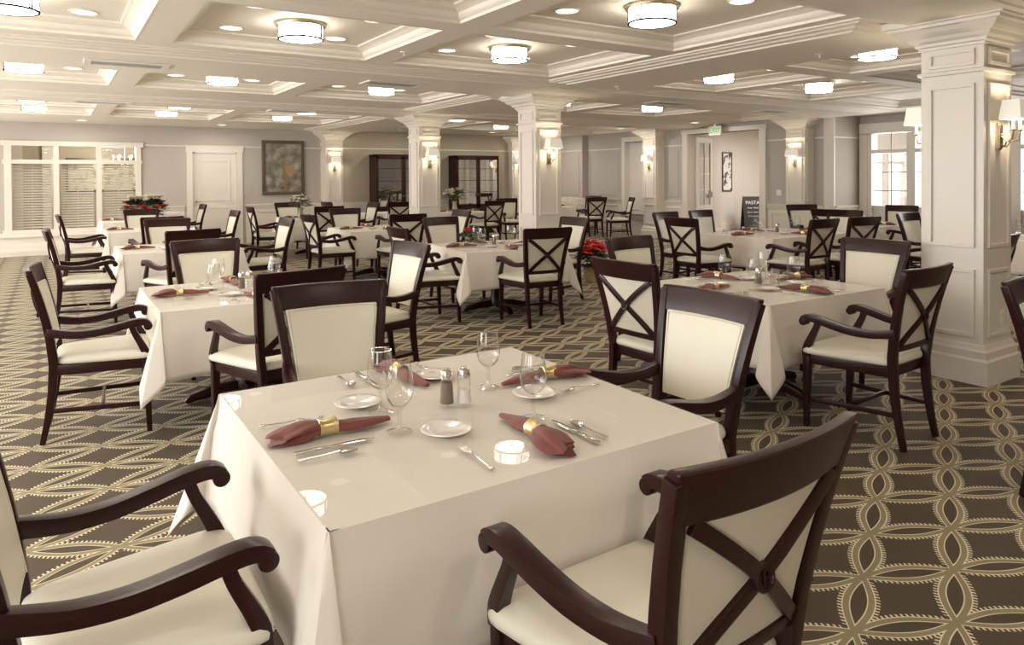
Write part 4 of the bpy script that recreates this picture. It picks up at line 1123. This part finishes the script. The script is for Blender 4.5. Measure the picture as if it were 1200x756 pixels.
# front table, measured items
put(NK[0], 'front', 'left', .03, .20, PI / 2, 'burgundy napkin in a gold ring at the left end of the front table')
put(NK[0], 'front', 'near', .07, .21, PI / 2 - .05, 'burgundy napkin in a gold ring at the near side of the front table')
put(NK[0], 'front', 'right', .08, .18, PI / 2 - .05, 'burgundy napkin in a gold ring at the right end of the front table')
put(NK[0], 'front', 'far', .0, .18, PI / 2 + .1, 'burgundy napkin behind the goblets on the far side of the front table')
for side, lx, ly in (('left', -.17, .345), ('near', -.13, .365), ('right', -.07, .32), ('far', -.10, .255)): put(PL, 'front', side, lx, ly, 0, 'small white bread plate ' + fsd[side])
for side, lx, ly in (('left', .13, .36), ('near', .15, .325), ('right', .10, .40), ('far', .22, .515)): put(GB, 'front', side, lx, ly, 0, 'clear stemmed goblet ' + fsd[side])
for side, lx, ly, r in (('left', -.14, .035, -.25), ('near', -.155, .07, -.03), ('right', -.09, .06, .05), ('far', -.13, .04, -.1)): put(FK, 'front', side, lx, ly, r, 'silver fork ' + fsd[side])
for side, lx, ly, r in (('left', .135, .055, 0), ('near', .18, .05, 0), ('right', .18, .05, 0), ('far', .12, .04, 0)): put(KN, 'front', side, lx, ly, r, 'silver table knife ' + fsd[side])
for side, lx, ly, r in (('left', .185, .05, -.06), ('near', .225, .07, .05), ('right', .23, .06, 0), ('far', .195, .05, 0)): put(SPn, 'front', side, lx, ly, r, 'silver teaspoon ' + fsd[side])
PP.put('glass pepper shaker on the front table, left of the salt', (1.065 * KT, 2.035 * KT, ZG), 0).scale = (1.15, 1.15, 1.22); SS.put('glass salt shaker on the front table, right of the pepper', (1.118 * KT, 2.015 * KT, ZG), 0).scale = (1.15, 1.15, 1.22)
# other tables
GN = {'front': 0}
def setting(tk, side, bits, seed=0):
    rnd = random.Random(hash((tk == 'x', seed)) % 1000 + seed); nm = T[tk][5]; w = '%s of the %s' % (sd[side], nm); j = lambda a=.012: rnd.uniform(-a, a)
    if 'n' in bits: put(NK[rnd.randint(0, 1)], tk, side, j(.03), .19 + j(), PI / 2 + j(.25), 'burgundy napkin, ' + w)
    if 'p' in bits: put(PL, tk, side, -.14 + j(), .35 + j(), 0, 'white bread plate, ' + w)
    if 'g' in bits: put(GBf, tk, side, .14 + j(), .35 + j(), 0, 'stemmed goblet, ' + w)
    if 'c' in bits:
        put(FK, tk, side, -.15 + j(), .05 + j(), j(.05), 'silver fork, ' + w); put(KN, tk, side, .15 + j(), .05 + j(), j(.05), 'silver knife, ' + w); put(SPn, tk, side, .2 + j(), .06 + j(), j(.05), 'silver spoon, ' + w)
for k, s_ in enumerate(('near', 'left', 'right', 'far')):
    setting('pillar', s_, 'npgc', 10 + k); setting('second', s_, 'npgc', 20 + k); setting('poin', s_, 'npg', 30 + k); setting('long', s_, 'npg', 40 + k)
    setting('third', s_, 'npg' if s_ in ('near', 'right') else 'n', 50 + k); setting('fourth', s_, 'n', 60 + k); setting('last', s_, 'n', 70 + k)
    setting('mid', s_, 'npg' if s_ in ('near', 'right') else 'n', 80 + k); setting('paint', s_, 'n', 90 + k); setting('window', s_, 'npg', 100 + k)
    setting('rfar', s_, 'ng', 110 + k)
    setting('vase', s_, 'n', 120 + k); setting('banq', s_, 'ng' if s_ != 'far' else 'n', 130 + k)
for tk in ('pillar', 'second', 'poin', 'long', 'window'):
    x, y = T[tk][:2]; PP.put('glass pepper shaker on the ' + T[tk][5], (x - .03, y - .02, ZG)); SS.put('glass salt shaker on the ' + T[tk][5], (x + .03, y + .01, ZG))
for k, (dx, dy) in enumerate(((.0, -.16), (.09, -.13), (.03, -.24))): TU.put('clear tumbler in the middle of the table beside the nearest pillar, %s' % ('left one', 'right one', 'nearest one')[k], (T['pillar'][0] + dx - .02, T['pillar'][1] + dy + .05, ZG))
for k, (dx, dy) in enumerate(((-.05, .12), (.06, .1))): TU.put('clear tumbler on the long table, %s' % ('left one', 'right one')[k], (T['long'][0] + dx - .3, T['long'][1] + dy, ZG))

# ------------------------------------------------------------------ flowers
def petals(m_, c, R, n, tilt, w, seed=0, droop=.0, pointed=True):
    rnd = random.Random(seed)
    for k in range(n):
        a = 2 * PI * k / n + rnd.uniform(-.2, .2); L = R * rnd.uniform(.8, 1.1); tl = tilt + rnd.uniform(-.2, .2)
        d = Vector((math.cos(a) * math.cos(tl), math.sin(a) * math.cos(tl), math.sin(tl))); s = Vector((-math.sin(a), math.cos(a), 0))
        up = d.cross(s); vs = []
        for q, ww in ((0, .12), (.3, .8), (.55, 1), (.8, .6), (1, .05 if pointed else .5)):
            p = Vector(c) + d * L * q - Vector((0, 0, droop * q * q * L))
            vs += [p + s * ww * w, p + up * ww * w * .25, p - s * ww * w]
        fs = []
        for i in range(4):
            o = i * 3; fs += [(o, o + 1, o + 4, o + 3), (o + 1, o + 2, o + 5, o + 4)]
        m_.add(vs, fs)
def poinsettia(loc, s, label, pot):
    t = thing('potted_poinsettia', label, 'plant', loc)
    if pot: link('pot', MB().lathe([(.10 * s, 0), (.13 * s, .2 * s), (.14 * s, .22 * s), (.125 * s, .22 * s), (.10 * s, .19 * s)], 20).mesh('pot', 'basket'), t)
    h0 = .2 * s if pot else .02
    if not pot: link('pot', MB().lathe([(.035, 0), (.045, .07), (.048, .075), (.04, .075)], 16).mesh('pot', 'basket'), t)
    lf = MB(); rd = MB(); rnd = random.Random(3); R = .24 * s
    for k in range(60 if pot else 24):
        a = rnd.uniform(0, 2 * PI); r = R * math.sqrt(rnd.random()) * .9; z = h0 + (.05 + .24 * rnd.random()) * s
        petals(lf, (r * math.cos(a), r * math.sin(a), z), .11 * s, 4, -.1, .035 * s, k, .3)
    for k in range(13 if pot else 5):
        a = k * 2.4; r = R * math.sqrt((k + .3) / 13) * .85; z = h0 + (.36 - .35 * (r / R) ** 2 * .5) * s
        petals(rd, (r * math.cos(a), r * math.sin(a), z), .115 * s, 9, .15, .030 * s, k, .2); petals(rd, (r * math.cos(a), r * math.sin(a), z + .012 * s), .07 * s, 7, .5, .022 * s, k + 50, 0)
    link('foliage', lf.mesh('pl', 'leaf', 0, 0), t); link('flower', rd.mesh('pr', 'red', 0, 0), t)
    st = MB()
    for k in range(8): a = k * PI / 4; st.tube([(0, 0, h0 - .02 * s), (R * .4 * math.cos(a), R * .4 * math.sin(a), h0 + .3 * s)], .004 * s, 5)
    link('stem', st.mesh('ps', 'leaf2'), t)
poinsettia((6.5, 7.9, 0), 1.0, 'large red poinsettia in a pot on the carpet right of the middle pillar', True)
poinsettia((4.1, 7.25, ZG), .42, 'small red poinsettia in the middle of the centre table', False)
def bouquet(loc, s, label, kind, seed):
    t = thing('flower_arrangement', label, 'flowers', loc); rnd = random.Random(seed)
    low = kind != 'pale'
    link('vase', MB().lathe([(.0005, .0), (.05, 0), (.06, .05), (.055, .05)] if low else [(.0005, .0), (.04 * s, 0), (.05 * s, .04 * s), (.035 * s, .12 * s), (.05 * s, .17 * s), (.045 * s, .17 * s), (.03 * s, .12 * s)], 18).mesh('vs', 'pewter'), t)
    lf = MB(); st = MB(); c0 = (.13 * s if low else .17 * s)
    for k in range(110):
        a = rnd.uniform(0, 2 * PI); e = rnd.uniform(-.7 if low else -.1, 1.3); R = rnd.uniform(.08, .185 if low else .23) * s
        p = (R * math.cos(a) * math.cos(e), R * math.sin(a) * math.cos(e), c0 + .05 * s + R * .8 * math.sin(e)); petals(lf, p, (.08 if low else .06) * s, 5, e * .4, (.02 if low else .014) * s, k)
        if k % 6 == 0: st.tube([(0, 0, c0 - .06 * s), p], .002, 4)
    link('foliage', lf.mesh('bl', 'leaf2' if kind == 'pale' else 'leaf', 0, 0), t); link('stem', st.mesh('bs', 'leaf2'), t)
    spots = [(rnd.uniform(0, 2 * PI), rnd.uniform(.3, 1.3)) for _ in range(20)] if kind == 'pale' else [(3.7, .15), (4.35, -.1), (5.0, .2), (2.9, .1), (5.7, .1)]
    for k, (a, e) in enumerate(spots):
        R = (.15 if low else .19) * s; p = (R * math.cos(a) * math.cos(e), R * math.sin(a) * math.cos(e), c0 + .05 * s + R * .8 * math.sin(e)); f_ = MB(); petals(f_, p, .06 * s, 8, .3, .022 * s, k, 0, False); petals(f_, p, .04 * s, 7, 1.0, .018 * s, k + 9, 0, False)
        o = link('flower', f_.mesh('bf', 'petal' if kind == 'pale' else 'red', 0, 0), t)
    if kind != 'pale':
        for k, (dx, dy) in enumerate(((0, -.05), (.06, -.08), (-.06, -.04))):
            f_ = MB()
            for q in range(5): petals(f_, (dx * s, dy * s, c0 + .215 * s - q * .008), .085 * s - q * .008, 9, .25 + q * .25, .028 * s, q + k, 0, False)
            link('flower', f_.mesh('bh', 'petal', 0, 0), t)['label'] = 'large white bloom'
bouquet((1.62, 15.0, ZG), 1.25, 'rounded bouquet with white bloom and red flowers on the left row, right one', 'red', 5)
bouquet((1.36, 15.55, ZG), 1.2, 'rounded bouquet behind, left of the other red and white bouquet', 'red', 8)
bouquet((4.05, 13.8, ZG), 1.15, 'airy white flower arrangement beneath the painting', 'pale', 9)
bouquet((7.75, 14.35, ZG), 1.35, 'tall pale flower arrangement just right of the second pillar', 'pale', 12)
# fern on a stand by the right window
t = thing('potted_fern', 'small dark plant in a basket stand at the foot of the bright window', 'plant', (12.6, 6.1, 0))
link('stand', MB().lathe([(.14, 0), (.14, .5), (.2, .52), (.2, .56)], 18).mesh('fs', 'basket'), t)
link('pot', MB().lathe([(.12, .56), (.17, .74), (.18, .76), (.15, .75)], 18).mesh('fp', 'rubber'), t)
f_ = MB()
for k in range(40): petals(f_, (0, 0, .75 + .004 * k), .26, 1, .3 + .02 * k, .018, k, .5)
link('foliage', f_.mesh('ff', 'leaf', 0, 0), t)
# outlet on the near pillar
t = thing('wall_outlet', 'white power outlet low on the nearest pillar', 'outlet', (5.83, 2.39, .45)); link('plate', MB().box(-.035, .035, -.006, 0, -.058, .058).mesh('op', 'plastic', .002), t)
link('socket', MB().box(-.016, .016, -.009, -.006, .01, .04).box(-.016, .016, -.009, -.006, -.04, -.01).mesh('os', 'china', .002), t)

# ------------------------------------------------------------------ light
w = bpy.data.worlds.new('world'); bpy.context.scene.world = w; w.use_nodes = True
bg = w.node_tree.nodes['Background']; bg.inputs[0].default_value = (.95, .97, 1.0, 1); bg.inputs[1].default_value = 1.6
# daylight through the left windows
for k, (a, b) in enumerate(((-2.6, -.25), (.25, 2.55), (3.05, 5.35), (5.85, 8.15), (8.65, 10.95), (11.45, 13.75), (14.25, 16.4))):
    l = bpy.data.lights.new('window_daylight', 'AREA'); l.shape = 'RECTANGLE'; l.size = b - a; l.size_y = 1.9; l.energy = 30 if k < 2 else 66; l.color = (1, .97, .93)
    o = link('window_daylight', l, None, (XL - .3, (a + b) / 2, 1.5)); o.rotation_euler = (PI / 2, 0, -PI / 2)
l = bpy.data.lights.new('window_daylight', 'AREA'); l.shape = 'RECTANGLE'; l.size = 3.6; l.size_y = 1.75; l.energy = 65; l.color = (1, .97, .93); o = link('window_daylight', l, None, (13.85, 6.1, 1.45)); o.rotation_euler = (PI / 2, 0, PI / 2)
l = bpy.data.lights.new('porch_daylight', 'AREA'); l.shape = 'RECTANGLE'; l.size = 2.4; l.size_y = .9; l.energy = 260; l.color = (.95, .97, 1); link('porch_daylight', l, None, (15.6, 8.65, 3.6))
l = bpy.data.lights.new('foyer_light', 'AREA'); l.size = 1.2; l.energy = 62; l.color = (1, .95, .9); link('foyer_light', l, None, (16.0, 11.2, 2.74))
l = bpy.data.lights.new('side_room_light', 'POINT'); l.energy = 60; l.color = (1, .95, .86); l.shadow_soft_size = .2; link('side_room_light', l, None, (1.2, 19.2, 2.1))

sc = bpy.context.scene
sc.view_settings.view_transform = 'Standard'; sc.view_settings.look = 'None'; sc.view_settings.gamma = 1; sc.view_settings.exposure = 0.8
sc.view_settings.use_curve_mapping = False
sc.cycles.use_denoising = True
sc.cycles.max_bounces = 8; sc.cycles.diffuse_bounces = 6; sc.cycles.glossy_bounces = 4; sc.cycles.transmission_bounces = 8; sc.cycles.transparent_max_bounces = 16
sc.cycles.caustics_refractive = False; sc.cycles.caustics_reflective = False; sc.cycles.sample_clamp_indirect = 6
